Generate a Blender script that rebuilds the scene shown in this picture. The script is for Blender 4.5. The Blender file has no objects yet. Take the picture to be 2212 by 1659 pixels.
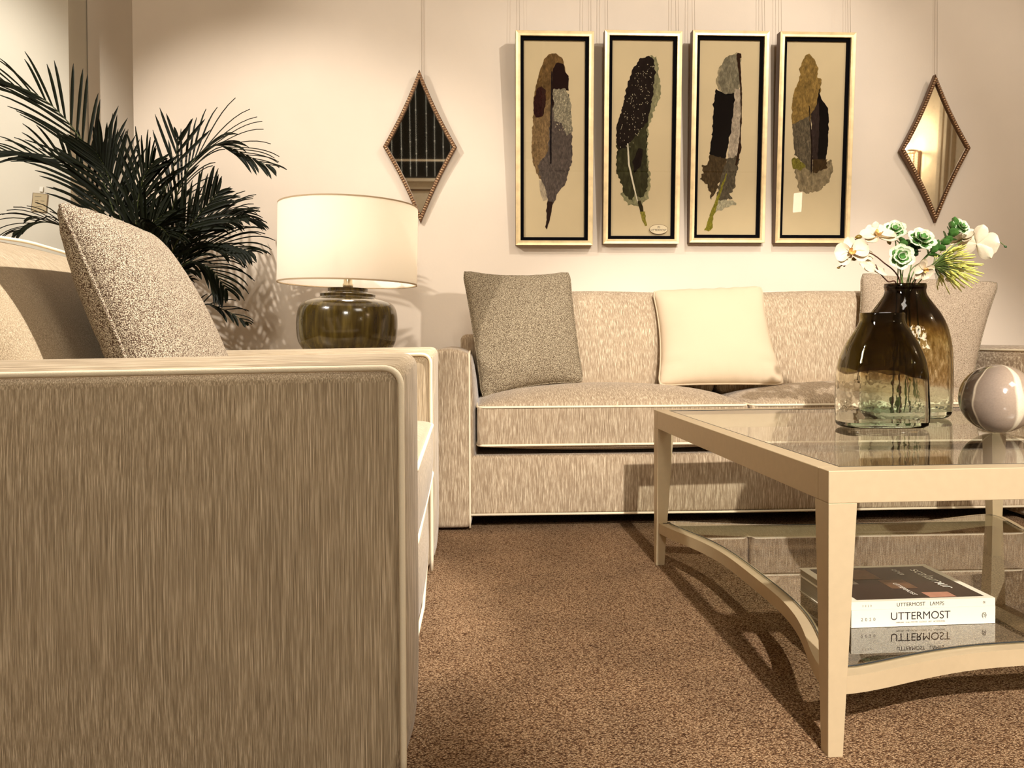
import bpy, bmesh, math, random
from mathutils import Vector, Matrix, Euler, noise
random.seed(7)
R = math.radians
scene = bpy.context.scene
col = scene.collection

# ---------------------------------------------------------------- camera
cd = bpy.data.cameras.new('camera'); cam = bpy.data.objects.new('camera', cd); col.objects.link(cam)
cam.matrix_world = Matrix.Translation((0, 0, .667)) @ (Matrix.Rotation(R(-2.8), 4, 'Z') @ Matrix.Rotation(math.pi/2 - .0166, 4, 'X') @ Matrix.Rotation(-.0045, 4, 'Z'))
cd.sensor_fit = 'HORIZONTAL'; cd.sensor_width = 36; cd.lens = 36*1661/2212; cd.shift_y = -69/2212
cd.clip_start = .02
scene.camera = cam

# ---------------------------------------------------------------- light and exposure
w = bpy.data.worlds.new('world'); scene.world = w; w.use_nodes = True
w.node_tree.nodes['Background'].inputs[0].default_value = (1, .86, .68, 1)
w.node_tree.nodes['Background'].inputs[1].default_value = .15
scene.view_settings.view_transform = 'Standard'; scene.view_settings.look = 'None'
scene.view_settings.exposure = 0.0; scene.view_settings.gamma = 1; scene.view_settings.use_curve_mapping = False

def spot(name, loc, aim, power, angle, blend=.5, colr=(1, .925, .85), size=.05):
    l = bpy.data.lights.new(name, 'SPOT'); l.energy = power; l.spot_size = R(angle); l.spot_blend = blend
    l.color = colr; l.shadow_soft_size = size
    o = bpy.data.objects.new(name, l); col.objects.link(o); o.location = loc
    o.rotation_euler = (Vector(aim)-Vector(loc)).to_track_quat('-Z', 'Y').to_euler()
    return o
def area(name, loc, aim, power, sx, sy, colr=(1, .93, .82)):
    l = bpy.data.lights.new(name, 'AREA'); l.shape = 'RECTANGLE'; l.size = sx; l.size_y = sy; l.energy = power; l.color = colr
    o = bpy.data.objects.new(name, l); col.objects.link(o); o.location = loc
    o.rotation_euler = (Vector(aim)-Vector(loc)).to_track_quat('-Z', 'Y').to_euler()
    return o
spot('track_spotlight', (.62, -1.6, 2.6), (1.22, 2.3, .05), 1020, 40, .42, size=.035)
spot('track_spotlight', (.95, 1.75, 2.75), (-.66, 1.78, .55), 560, 40, .5, size=.03)
spot('track_spotlight', (-2.3, 1.1, 2.6), (-.8, 3.4, 1.05), 300, 42, .6, size=.02)
spot('track_spotlight', (1.5, 1.55, 2.85), (1.0, 3.5, 1.35), 140, 70, .7, size=.03)
spot('track_spotlight', (-.75, 1.9, 2.85), (-.1, 3.5, 1.35), 55, 66, .7, size=.03)
spot('track_spotlight', (2.9, 2.0, 2.85), (2.0, 3.5, 1.3), 42, 70, .7, size=.03)
spot('track_spotlight', (-2.7, 1.6, 2.85), (-2.75, 3.75, 1.55), 240, 52, .6, colr=(1, .97, .90), size=.04)
area('soft_fill_light', (2.3, -.9, 3.7), (.2, 1.4, 0), 52, 1.2, 1.2)  # added soft fill for the upright front faces, stands for no fixture
area('soft_fill_light', (.12, -3.1, 2.9), (-.6, 1.1, .3), 64, .6, .6)  # added fill behind the viewer, lifts the near sofa's side panel

# ---------------------------------------------------------------- helpers
def sRGB(r, g, b):
    f = lambda c: (c/255/12.92) if c <= 10 else (((c/255)+.055)/1.055)**2.4
    return (f(r), f(g), f(b), 1)
def new_mat(name):
    m = bpy.data.materials.new(name); m.use_nodes = True
    nt = m.node_tree; return m, nt, nt.nodes, nt.links, nt.nodes['Principled BSDF']
def simple(name, c, rough=.5, metal=0, bump=0, bscale=200, var=0, vscale=20, **kw):
    m, nt, N, L, P = new_mat(name)
    P.inputs['Base Color'].default_value = c; P.inputs['Roughness'].default_value = rough; P.inputs['Metallic'].default_value = metal
    for k, v in kw.items(): P.inputs[k.replace('_', ' ')].default_value = v
    tc = N.new('ShaderNodeTexCoord')
    if var:
        n = N.new('ShaderNodeTexNoise'); n.inputs['Scale'].default_value = vscale; n.inputs['Detail'].default_value = 5
        L.new(tc.outputs['Object'], n.inputs['Vector'])
        r = N.new('ShaderNodeValToRGB'); r.color_ramp.elements[0].position = .3; r.color_ramp.elements[1].position = .7
        r.color_ramp.elements[0].color = tuple(x*(1-var) for x in c[:3])+(1,); r.color_ramp.elements[1].color = tuple(min(1, x*(1+var)) for x in c[:3])+(1,)
        L.new(n.outputs['Fac'], r.inputs['Fac']); L.new(r.outputs['Color'], P.inputs['Base Color'])
    if bump:
        n = N.new('ShaderNodeTexNoise'); n.inputs['Scale'].default_value = bscale; n.inputs['Detail'].default_value = 3
        L.new(tc.outputs['Object'], n.inputs['Vector'])
        b = N.new('ShaderNodeBump'); b.inputs['Strength'].default_value = bump; b.inputs['Distance'].default_value = .002
        L.new(n.outputs['Fac'], b.inputs['Height']); L.new(b.outputs['Normal'], P.inputs['Normal'])
    return m

def ramp(N, stops):
    r = N.new('ShaderNodeValToRGB'); e = r.color_ramp.elements
    while len(e) < len(stops): e.new(.5)
    for i, (p, c) in enumerate(stops): e[i].position = p; e[i].color = c
    return r

def strie(name, c0, c1, c2, top, fine=420, long=15, fy=90):
    """streaked chenille; streaks run down upright faces and along `top` axis on level faces"""
    m, nt, N, L, P = new_mat(name)
    tc = N.new('ShaderNodeTexCoord'); ge = N.new('ShaderNodeNewGeometry'); sp = N.new('ShaderNodeSeparateXYZ')
    L.new(ge.outputs['Normal'], sp.inputs[0])
    def streak(sc, det=3):
        mp = N.new('ShaderNodeMapping'); mp.inputs['Scale'].default_value = sc
        L.new(tc.outputs['Object'], mp.inputs['Vector'])
        n = N.new('ShaderNodeTexNoise'); n.inputs['Scale'].default_value = 1; n.inputs['Detail'].default_value = det; n.inputs['Roughness'].default_value = .65
        L.new(mp.outputs['Vector'], n.inputs['Vector']); return n
    a = streak((fine, fy, long)); b = streak((long, fine, 90) if top == 'x' else (fine, long*2, 90))
    ab = N.new('ShaderNodeMath'); ab.operation = 'ABSOLUTE'; L.new(sp.outputs['Z'], ab.inputs[0])
    rm = N.new('ShaderNodeMapRange'); rm.inputs['From Min'].default_value = .6; rm.inputs['From Max'].default_value = .8
    L.new(ab.outputs[0], rm.inputs['Value'])
    mx = N.new('ShaderNodeMix'); mx.data_type = 'FLOAT'
    L.new(rm.outputs[0], mx.inputs[0]); L.new(a.outputs['Fac'], mx.inputs[2]); L.new(b.outputs['Fac'], mx.inputs[3])
    r = ramp(N, [(.33, c0), (.51, c1), (.70, c2)])
    L.new(mx.outputs[0], r.inputs['Fac'])
    big = N.new('ShaderNodeTexNoise'); big.inputs['Scale'].default_value = 7; big.inputs['Detail'].default_value = 4
    L.new(tc.outputs['Object'], big.inputs['Vector'])
    mr = N.new('ShaderNodeMapRange'); mr.inputs['From Min'].default_value = .3; mr.inputs['From Max'].default_value = .7; mr.inputs['To Min'].default_value = .93; mr.inputs['To Max'].default_value = 1.05
    L.new(big.outputs['Fac'], mr.inputs['Value'])
    mm = N.new('ShaderNodeVectorMath'); mm.operation = 'SCALE'; L.new(r.outputs['Color'], mm.inputs[0]); L.new(mr.outputs[0], mm.inputs['Scale'])
    L.new(mm.outputs[0], P.inputs['Base Color'])
    P.inputs['Roughness'].default_value = .85; P.inputs['Specular IOR Level'].default_value = .2
    P.inputs['Sheen Weight'].default_value = .25; P.inputs['Sheen Roughness'].default_value = .4
    bp = N.new('ShaderNodeBump'); bp.inputs['Strength'].default_value = .5; bp.inputs['Distance'].default_value = .0015
    L.new(mx.outputs[0], bp.inputs['Height']); L.new(bp.outputs['Normal'], P.inputs['Normal'])
    return m

def tweed(name, c0, c1, c2, scale=520, bump=.9, stops=(.38, .5, .62), dist=.0025):
    m, nt, N, L, P = new_mat(name)
    tc = N.new('ShaderNodeTexCoord')
    n = N.new('ShaderNodeTexNoise'); n.inputs['Scale'].default_value = scale; n.inputs['Detail'].default_value = 2
    v = N.new('ShaderNodeTexVoronoi'); v.inputs['Scale'].default_value = scale*.55
    L.new(tc.outputs['Object'], n.inputs['Vector']); L.new(tc.outputs['Object'], v.inputs['Vector'])
    ad = N.new('ShaderNodeMath'); ad.operation = 'MULTIPLY_ADD'; ad.inputs[1].default_value = -.45; L.new(v.outputs['Distance'], ad.inputs[0])
    a2 = N.new('ShaderNodeMath'); a2.operation = 'ADD'; a2.inputs[1].default_value = .16
    L.new(n.outputs['Fac'], a2.inputs[0]); L.new(a2.outputs[0], ad.inputs[2])
    r = ramp(N, [(stops[0], c0), (stops[1], c1), (stops[2], c2)])
    L.new(ad.outputs[0], r.inputs['Fac']); L.new(r.outputs['Color'], P.inputs['Base Color'])
    P.inputs['Roughness'].default_value = .9; P.inputs['Specular IOR Level'].default_value = .15
    bp = N.new('ShaderNodeBump'); bp.inputs['Strength'].default_value = bump; bp.inputs['Distance'].default_value = dist
    L.new(ad.outputs[0], bp.inputs['Height']); L.new(bp.outputs['Normal'], P.inputs['Normal'])
    return m

def obj(name, verts, faces, mat=None, parent=None, smooth=True, mats=None, mi=None):
    me = bpy.data.meshes.new(name); me.from_pydata([tuple(v) for v in verts], [], faces); me.validate(); me.update()
    if smooth: me.polygons.foreach_set('use_smooth', [True]*len(me.polygons))
    for m in (mats or [mat]):
        if m: me.materials.append(m)
    if mi: me.polygons.foreach_set('material_index', mi)
    o = bpy.data.objects.new(name, me); col.objects.link(o)
    if parent: o.parent = parent
    return o
def tag(o, label=None, cat=None, group=None, kind=None):
    if label: o['label'] = label
    if cat: o['category'] = cat
    if group: o['group'] = group
    if kind: o['kind'] = kind
    return o
def empty(name, label, cat, loc=(0, 0, 0), group=None, rot=(0, 0, 0)):
    o = bpy.data.objects.new(name, None); col.objects.link(o); o.empty_display_size = .05
    o.location = loc; o.rotation_euler = rot
    return tag(o, label, cat, group)
def autosmooth(o, ang=35):
    me = o.data; bm = bmesh.new(); bm.from_mesh(me)
    bmesh.ops.remove_doubles(bm, verts=bm.verts, dist=1e-6)
    bmesh.ops.recalc_face_normals(bm, faces=bm.faces)
    for e in bm.edges:
        if len(e.link_faces) == 2 and e.calc_face_angle(0) > R(ang): e.smooth = False
    bm.to_mesh(me); bm.free(); return o
def join(*parts):
    V = []; F = []
    for v, f in parts:
        n = len(V); V += list(v); F += [tuple(i+n for i in q) for q in f]
    return V, F
def box(x0, x1, y0, y1, z0, z1):
    v = [(x, y, z) for z in (z0, z1) for y in (y0, y1) for x in (x0, x1)]
    return v, [(0, 2, 3, 1), (4, 5, 7, 6), (0, 1, 5, 4), (2, 6, 7, 3), (0, 4, 6, 2), (1, 3, 7, 5)]
def bevel(o, wdt=.002, seg=2, ang=30):
    md = o.modifiers.new('bevel', 'BEVEL'); md.width = wdt; md.segments = seg; md.limit_method = 'ANGLE'; md.angle_limit = R(ang)
    me = o.data
    me.polygons.foreach_set('use_smooth', [False]*len(me.polygons)); return o

def rbox(x0, x1, y0, y1, z0, z1, r=.02, n=14, fn=None):
    """rounded box; fn(px,py,pz in -1..1, pos) -> pos lets the faces belly out"""
    h = Vector(((x1-x0)/2, (y1-y0)/2, (z1-z0)/2)); c = Vector(((x0+x1)/2, (y0+y1)/2, (z0+z1)/2))
    r = min(r, *[a*.98 for a in h])
    def samp(hh):
        e = [hh - r*(1-math.sin(a)) for a in (math.pi/2, 1.2, .9, .6, .3, 0)]
        k = [-(hh-r)+2*(hh-r)*i/n for i in range(n+1)]
        out = [-x for x in e[:5]] + k + [x for x in reversed(e[:5])]
        return sorted(set(round(x, 7) for x in out))
    S = [samp(a) for a in h]
    idx = {}; V = []; F = []
    def vert(p):
        key = tuple(round(a, 6) for a in p)
        if key in idx: return idx[key]
        p = Vector(p)
        inner = Vector([max(-(h[i]-r), min(h[i]-r, p[i])) for i in range(3)])
        d = p-inner
        q = inner + (d.normalized()*r if d.length > 1e-9 else d)
        u = Vector([q[i]/h[i] for i in range(3)])
        q = q + c
        if fn: q = Vector(fn(u.x, u.y, u.z, q))
        idx[key] = len(V); V.append(q); return idx[key]
    for ax in range(3):
        a, b = [(1, 2), (2, 0), (0, 1)][ax]
        for sgn in (-1, 1):
            for i in range(len(S[a])-1):
                for j in range(len(S[b])-1):
                    q = []
                    for (ii, jj) in ((i, j), (i+1, j), (i+1, j+1), (i, j+1)):
                        p = [0, 0, 0]; p[ax] = sgn*h[ax]; p[a] = S[a][ii]; p[b] = S[b][jj]; q.append(vert(p))
                    if sgn < 0: q.reverse()
                    if len(set(q)) == 4: F.append(tuple(q))
    return V, F

def tube(path, rad=.004, seg=8, closed=False, cap=True):
    P = [Vector(p) for p in path]; n = len(P); V = []; F = []
    rads = rad if isinstance(rad, (list, tuple)) else [rad]*n
    prev = None
    for i in range(n):
        t = (P[(i+1) % n]-P[i-1]) if closed else (P[min(i+1, n-1)]-P[max(i-1, 0)])
        t = t.normalized() if t.length > 0 else Vector((0, 0, 1))
        if prev is None:
            a = t.orthogonal().normalized()
        else:
            a = (prev - t*prev.dot(t))
            a = a.normalized() if a.length > 1e-6 else t.orthogonal().normalized()
        prev = a; b = t.cross(a)
        for k in range(seg):
            th = 2*math.pi*k/seg; V.append(P[i]+(a*math.cos(th)+b*math.sin(th))*rads[i])
    m = n if closed else n-1
    for i in range(m):
        for k in range(seg):
            i2 = (i+1) % n; k2 = (k+1) % seg
            F.append((i*seg+k, i*seg+k2, i2*seg+k2, i2*seg+k))
    if not closed and cap:
        F.append(tuple(reversed(range(seg)))); F.append(tuple((n-1)*seg+k for k in range(seg)))
    return V, F
def roundpath(pts, r=.03, n=6):
    pts = [Vector(p) for p in pts]; out = [pts[0]]
    for i in range(1, len(pts)-1):
        a, b, c = pts[i-1], pts[i], pts[i+1]
        d1 = (a-b).normalized(); d2 = (c-b).normalized()
        rr = min(r, (a-b).length*.45, (c-b).length*.45)
        s, e = b+d1*rr, b+d2*rr
        for k in range(n+1):
            t = k/n; out.append(s*(1-t)**2+b*2*t*(1-t)+e*t*t)
    out.append(pts[-1]); return out
def dense(path, step=.03):
    out = [Vector(path[0])]
    for a, b in zip(path, path[1:]):
        a, b = Vector(a), Vector(b); k = max(1, int((b-a).length/step))
        for i in range(1, k+1): out.append(a+(b-a)*i/k)
    return out
def spline(P, n=8):
    P = [Vector(p) for p in P]; out = []
    Q = [P[0]*2-P[1]]+P+[P[-1]*2-P[-2]]
    for i in range(1, len(Q)-2):
        a, b, c, d = Q[i-1:i+3]
        for k in range(n):
            t = k/n; out.append(.5*((2*b)+(c-a)*t+(2*a-5*b+4*c-d)*t*t+(-a+3*b-3*c+d)*t**3))
    out.append(P[-1]); return out
def xf(vf, mtx): return [mtx @ Vector(v) for v in vf[0]], vf[1]
def lathe(prof, seg=48, cx=0, cy=0):
    V = []; F = []
    for (r, z) in prof:
        for k in range(seg):
            t = 2*math.pi*k/seg; V.append((cx+r*math.cos(t), cy+r*math.sin(t), z))
    for i in range(len(prof)-1):
        for k in range(seg):
            k2 = (k+1) % seg; F.append((i*seg+k, i*seg+k2, (i+1)*seg+k2, (i+1)*seg+k))
    return V, F

# ---------------------------------------------------------------- materials
M = {}
M['wall'] = simple('cream_painted_plaster', sRGB(222, 207, 187), .8, bump=.12, bscale=90, var=.03, vscale=3)
M['wall_cool'] = simple('pale_painted_plaster', sRGB(226, 217, 198), .8, bump=.1, bscale=90, var=.03, vscale=3)
M['ceiling'] = simple('ceiling_paint', sRGB(225, 212, 190), .9, bump=.1)
cream = lambda: None
M['sofa'] = strie('streaked_beige_chenille', sRGB(138, 117, 92), sRGB(170, 149, 122), sRGB(232, 216, 186), 'y', 620, 24, 100)
M['sofa_near'] = strie('streaked_beige_chenille_lengthwise', sRGB(136, 119, 94), sRGB(174, 155, 126), sRGB(232, 214, 184), 'x', 1000, 11, 1000)
M['piping'] = simple('cream_piping_cord', sRGB(240, 226, 196), .7, bump=.3, bscale=700)
M['dark_cloth'] = simple('black_dust_cloth', sRGB(24, 20, 16), .95, bump=.2)
M['tweed_grey'] = tweed('taupe_tweed', sRGB(92, 78, 60), sRGB(158, 142, 116), sRGB(212, 200, 170), 700, bump=.6)
M['tweed_light'] = tweed('oatmeal_tweed', sRGB(112, 94, 76), sRGB(186, 164, 138), sRGB(216, 198, 172), 900, stops=(.3, .42, .55))
M['tweed_near'] = tweed('oatmeal_boucle', sRGB(92, 70, 56), sRGB(196, 178, 150), sRGB(240, 230, 206), 780, bump=.8, stops=(.36, .48, .58), dist=.004)
M['ivory'] = simple('ivory_linen', sRGB(208, 187, 156), .85, bump=.25, bscale=900)
M['table'] = simple('champagne_lacquer', sRGB(194, 174, 140), .38, metal=.15, bump=.04, bscale=900, var=.03, vscale=60)
M['trim_tape'] = simple('shade_edge_tape', sRGB(176, 152, 118), .8, bump=.05)
M['dark_edge'] = simple('dark_glass_edge', sRGB(40, 46, 48), .3, bump=.05)
M['gold'] = simple('champagne_gold_leaf', sRGB(232, 206, 156), .42, metal=.45, bump=.25, bscale=40, var=.14, vscale=22)
M['frame_side'] = simple('bronzed_frame_side', sRGB(96, 66, 40), .4, metal=.4, bump=.1, var=.1)
M['black_liner'] = simple('black_liner', sRGB(7, 6, 8), .8, bump=.1, Specular_IOR_Level=.05)
M['bronze'] = simple('antique_bronze_moulding', sRGB(104, 76, 54), .3, metal=.7, bump=.3, bscale=300, var=.3, vscale=120)
M['wire'] = simple('picture_wire', sRGB(190, 172, 148), .4, metal=.3, bump=.1)
M['paper'] = simple('print_paper', sRGB(196, 176, 138), .8, bump=.1, bscale=400, var=.04, vscale=5)
M['white'] = simple('white_paper', sRGB(246, 240, 224), .6, bump=.05, bscale=500)
M['ink'] = simple('dark_ink', sRGB(26, 22, 24), .6, bump=.05)
M['metal'] = simple('brushed_brass_nickel', sRGB(190, 178, 150), .25, metal=1, bump=.05)

def clear_glass(name, tint=(1, 1, 1, 1), ior=1.5, extra=0.0):
    m = bpy.data.materials.new(name); m.use_nodes = True; nt = m.node_tree; N = nt.nodes; L = nt.links
    N.remove(N['Principled BSDF']); out = N['Material Output']
    tr = N.new('ShaderNodeBsdfTransparent'); tr.inputs[0].default_value = tint
    gl = N.new('ShaderNodeBsdfGlossy'); gl.inputs['Roughness'].default_value = .004
    nz = N.new('ShaderNodeTexNoise'); nz.inputs['Scale'].default_value = 3
    bp = N.new('ShaderNodeBump'); bp.inputs['Strength'].default_value = .004
    L.new(nz.outputs['Fac'], bp.inputs['Height']); L.new(bp.outputs['Normal'], gl.inputs['Normal'])
    ad = N.new('ShaderNodeMath'); ad.operation = 'ADD'; ad.use_clamp = True; ad.inputs[1].default_value = extra
    ge = N.new('ShaderNodeNewGeometry'); inv = N.new('ShaderNodeMath'); inv.operation = 'SUBTRACT'; inv.inputs[0].default_value = 1
    L.new(ge.outputs['Backfacing'], inv.inputs[1]); lw = N.new('ShaderNodeLayerWeight'); lw.inputs[0].default_value = .5
    pw = N.new('ShaderNodeMath'); pw.operation = 'POWER'; pw.inputs[1].default_value = 5; L.new(lw.outputs['Facing'], pw.inputs[0])
    sc_ = N.new('ShaderNodeMath'); sc_.operation = 'MULTIPLY_ADD'; sc_.inputs[1].default_value = .92; sc_.inputs[2].default_value = .07; L.new(pw.outputs[0], sc_.inputs[0])
    ml = N.new('ShaderNodeMath'); ml.operation = 'MULTIPLY'; L.new(inv.outputs[0], ml.inputs[1])
    mx = N.new('ShaderNodeMixShader'); L.new(sc_.outputs[0], ad.inputs[0]); L.new(ad.outputs[0], ml.inputs[0]); L.new(ml.outputs[0], mx.inputs[0])
    L.new(tr.outputs[0], mx.inputs[1]); L.new(gl.outputs[0], mx.inputs[2]); L.new(mx.outputs[0], out.inputs['Surface'])
    return m
M['glass_top'] = clear_glass('clear_table_glass', (.95, .965, .94, 1), 1.5, .05)
M['glass_shelf'] = clear_glass('clear_shelf_glass', (.95, .96, .93, 1), 1.5, .20)
M['glass_pane'] = clear_glass('picture_glass', (.99, .99, .98, 1), 1.5, -.035)

def mirror_mat(name, c):
    m, nt, N, L, P = new_mat(name); P.inputs['Metallic'].default_value = 1; P.inputs['Roughness'].default_value = .02
    tc = N.new('ShaderNodeTexCoord'); n = N.new('ShaderNodeTexNoise'); n.inputs['Scale'].default_value = 45; n.inputs['Detail'].default_value = 6
    L.new(tc.outputs['Object'], n.inputs['Vector'])
    r = ramp(N, [(.3, tuple(x*.92 for x in c[:3])+(1,)), (.5, c)]); L.new(n.outputs['Fac'], r.inputs['Fac']); L.new(r.outputs['Color'], P.inputs['Base Color'])
    return m
M['mirror'] = mirror_mat('antiqued_mirror', (.72, .70, .60, 1))

def carpet_mat():
    m, nt, N, L, P = new_mat('brown_loop_pile_carpet')
    tc = N.new('ShaderNodeTexCoord')
    mp = N.new('ShaderNodeMapping'); mp.inputs['Rotation'].default_value = (0, 0, R(38)); mp.inputs['Scale'].default_value = (1, 1.9, 1)
    L.new(tc.outputs['Object'], mp.inputs['Vector'])
    v = N.new('ShaderNodeTexVoronoi'); v.inputs['Scale'].default_value = 215; v.inputs['Randomness'].default_value = .8
    n = N.new('ShaderNodeTexNoise'); n.inputs['Scale'].default_value = 440; n.inputs['Detail'].default_value = 2
    n2 = N.new('ShaderNodeTexNoise'); n2.inputs['Scale'].default_value = 6; n2.inputs['Detail'].default_value = 3
    L.new(mp.outputs[0], v.inputs['Vector']); L.new(mp.outputs[0], n.inputs['Vector']); L.new(tc.outputs['Object'], n2.inputs['Vector'])
    a = N.new('ShaderNodeMath'); a.operation = 'MULTIPLY_ADD'; a.inputs[1].default_value = -.55; L.new(v.outputs['Distance'], a.inputs[0]); L.new(n.outputs['Fac'], a.inputs[2])
    r = ramp(N, [(.04, sRGB(66, 40, 24)), (.24, sRGB(150, 114, 80)), (.44, sRGB(232, 200, 160))])
    L.new(a.outputs[0], r.inputs['Fac'])
    mr = N.new('ShaderNodeMapRange'); mr.inputs['From Min'].default_value = .3; mr.inputs['From Max'].default_value = .7; mr.inputs['To Min'].default_value = .82; mr.inputs['To Max'].default_value = 1.12
    L.new(n2.outputs['Fac'], mr.inputs['Value'])
    mm = N.new('ShaderNodeVectorMath'); mm.operation = 'SCALE'; L.new(r.outputs['Color'], mm.inputs[0]); L.new(mr.outputs[0], mm.inputs['Scale'])
    L.new(mm.outputs[0], P.inputs['Base Color'])
    P.inputs['Roughness'].default_value = .95; P.inputs['Specular IOR Level'].default_value = .1
    bp = N.new('ShaderNodeBump'); bp.inputs['Strength'].default_value = 1; bp.inputs['Distance'].default_value = .006
    L.new(a.outputs[0], bp.inputs['Height']); L.new(bp.outputs['Normal'], P.inputs['Normal'])
    return m
M['carpet'] = carpet_mat()

# ---------------------------------------------------------------- room
def struct(name, vf, m): return tag(obj(name, *vf, m, smooth=False), kind='structure')
WY = 3.53
struct('floor', box(-3.4, 4.3, -3.4, 4.2, -.05, 0), M['carpet'])
struct('ceiling', box(-3.4, 4.3, -3.4, 4.2, 3.9, 4.0), M['ceiling'])
struct('wall_back', box(-1.515, 4.3, WY, 4.2, 0, 3.9), M['wall'])
struct('wall_recess', box(-1.9, -1.515, 3.92, 4.2, 0, 3.9), M['wall'])
struct('wall_left_return', box(-3.4, -1.905, 3.75, 4.2, 0, 3.9), M['wall_cool'])
struct('wall_left', box(-3.5, -3.4, -3.4, 4.2, 0, 3.9), M['wall_cool'])
struct('wall_right', box(4.3, 4.4, -3.4, 4.2, 0, 3.9), M['wall'])
struct('wall_front', box(-3.4, 4.3, -3.5, -3.4, 0, 3.9), M['wall'])
struct('baseboard_back', box(-1.515, 4.3, WY-.015, WY, 0, .10), M['wall'])

# window behind the viewer, seen only in the left mirror and the picture glass
struct('window_1', box(-2.6, .9, -3.4, -3.385, 2.19, 3.80), simple('night_window_glass', sRGB(3, 3, 4), .3, bump=.02))
struct('trim_1', join(box(-2.6, .9, -3.385, -3.37, 2.41, 2.435), box(-2.65, .95, -3.4, -3.37, 2.15, 2.19)), M['wall'])
struct('trim_3', box(-3.4, 4.3, -3.4, -3.39, 2.03, 2.05), M['frame_side'])
glow, _a, _b, _c, _P = new_mat('tiny_light_beads'); _P.inputs['Emission Color'].default_value = (1, .9, .75, 1); _P.inputs['Emission Strength'].default_value = .8
_P.inputs['Base Color'].default_value = (.3, .28, .25, 1)
for i in range(9):
    x = -1.15+.105*i+random.uniform(-.03, .03)
    so = empty('string_light', 'thin hanging string of tiny lights reflected in the dark diamond mirror', 'string light', (x, -3.34, 2.2), group='string lights in front of the night window')
    zz = [.01]; rr_ = [.0016]
    for z in sorted(random.uniform(.05, 1.45) for _ in range(5)):
        if z-zz[-1] < .03: continue
        zz += [z-.007, z, z+.007]; rr_ += [.0016, .0085, .0016]
    zz.append(1.55); rr_.append(.0016)
    obj('lit_cord', *tube([(0, 0, z) for z in zz], rr_, 6), glow, so)
# mouldings on the right wall seen in the right mirror
struct('trim_2', join(*[box(4.3-d, 4.3, y, y+w_, 0, 3.9) for (y, w_, d) in ((.06, .20, .03), (.10, .05, .06), (.18, .04, .06), (.62, .06, .04), (.80, .03, .03), (-1.0, .06, .04))]), M['wall'])

# ---------------------------------------------------------------- sofas
def arm_fn(bx0=0, bx1=0, bz=.02, by0=0, by1=0, z0=0, z1=0):
    def fn(u, v, w_, q):
        e = (1-u*u); g = (1-v*v); k = max(0, 1-w_*w_)
        if w_ > 0: q.z += bz*e*w_
        if v < 0: q.y -= by0*e*min(1, -v)*(max(0, 1-max(0, -w_)**4))
        if v > 0: q.y += by1*k*g
        if u > 0: q.x += bx1*u*max(0, g)**.5*max(0, k)**.7
        if u < 0: q.x += bx0*u*max(0, g)**.5*max(0, k)**.7
        return q
    return fn
def cushion_fn(crown, under=0, front=0):
    def fn(u, v, w_, q):
        g = (max(0, 1-u**2)**.6)*(max(0, 1-v**2)**.6)
        if w_ > 0: q.z += crown*g*w_
        else: q.z += under*g*w_
        return q
    return fn

# --- far sofa, its front faces the viewer (world axes)
sofa = empty('sofa', 'long beige streaked sofa with cream piping under the four framed feathers', 'sofa', (.97, 3.08, 0))
def S(name, vf, m, parent=sofa, **k):
    off = parent.location if parent.type == 'EMPTY' else Vector((0, 0, 0))
    v, f = vf
    if parent.type == 'EMPTY': v = [Vector(p)-off for p in v]
    return obj(name, v, f, m, parent, **k)
def child(name, vf, m, parent, root, **k):
    v, f = vf; return obj(name, [Vector(p)-root.location for p in v], f, m, parent, **k)
AZ = .616
for side in (0, 1):
    xa, xb = (-.175, -.018) if side == 0 else (2.0, 2.157)
    sg = 1 if side == 0 else 0
    a = S('arm', rbox(xa, xb+.003, 2.66, 3.47, .012, AZ, .018, 16, arm_fn(.03*(1-sg)+.006, .03*sg+.006, .02, .006)), M['sofa'])
    for x in ((xb, xa) if side == 0 else (xa, xb)):
        zt = AZ
        child('piping', tube(dense(roundpath([(x, 2.662, .014), (x, 2.656, .30), (x, 2.66, zt+.002), (x, 3.46, zt+.002)], .022)), .0038), M['piping'], a, sofa)
rail = S('base_rail', rbox(-.016, 1.998, 2.668, 2.72, .056, .262, .012, 16, lambda u, v, w_, q: Vector((q.x, q.y-.006*(1-u*u)*(1-w_*w_), q.z))), M['sofa'])
child('piping', tube([(-.014, 2.668, .057), (.97, 2.664, .055), (1.996, 2.668, .057)], .0042), M['piping'], rail, sofa)
S('seat_deck', rbox(-.016, 1.998, 2.70, 3.4, .10, .258, .01, 8), M['sofa'])
S('dust_cover', box(-.016, 1.998, 2.72, 3.42, .062, .10), M['dark_cloth'], smooth=False)
S('back_frame', rbox(-.06, 2.04, 3.30, 3.49, .05, .69, .03, 16), M['sofa'])
for x in (.02, 1.96):
    for y in (2.95, 3.42):
        S('leg', box(x-.025, x+.025, y-.025, y+.025, 0, .07), M['dark_cloth'], smooth=False)
def pipe_loop(x0, x1, y0, y1, z, r=.03, fn=None):
    p = roundpath([((x0+x1)/2, y0, z), (x1, y0, z), (x1, y1, z), (x0, y1, z), (x0, y0, z), ((x0+x1)/2, y0, z)], r)
    return p
for i, (xa, xb) in enumerate(((.008, .962), (.968, 1.975))):
    y0, y1 = 2.652, 3.12
    c = S('seat_cushion', rbox(xa, xb, y0, y1, .295, .436, .014, 22, cushion_fn(.066, .034)), M['sofa'])
    for z in (.432, .300):
        child('piping', tube(dense(pipe_loop(xa+.001, xb-.001, y0-.001, y1, z, .035)), .0042), M['piping'], c, sofa)
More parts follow.
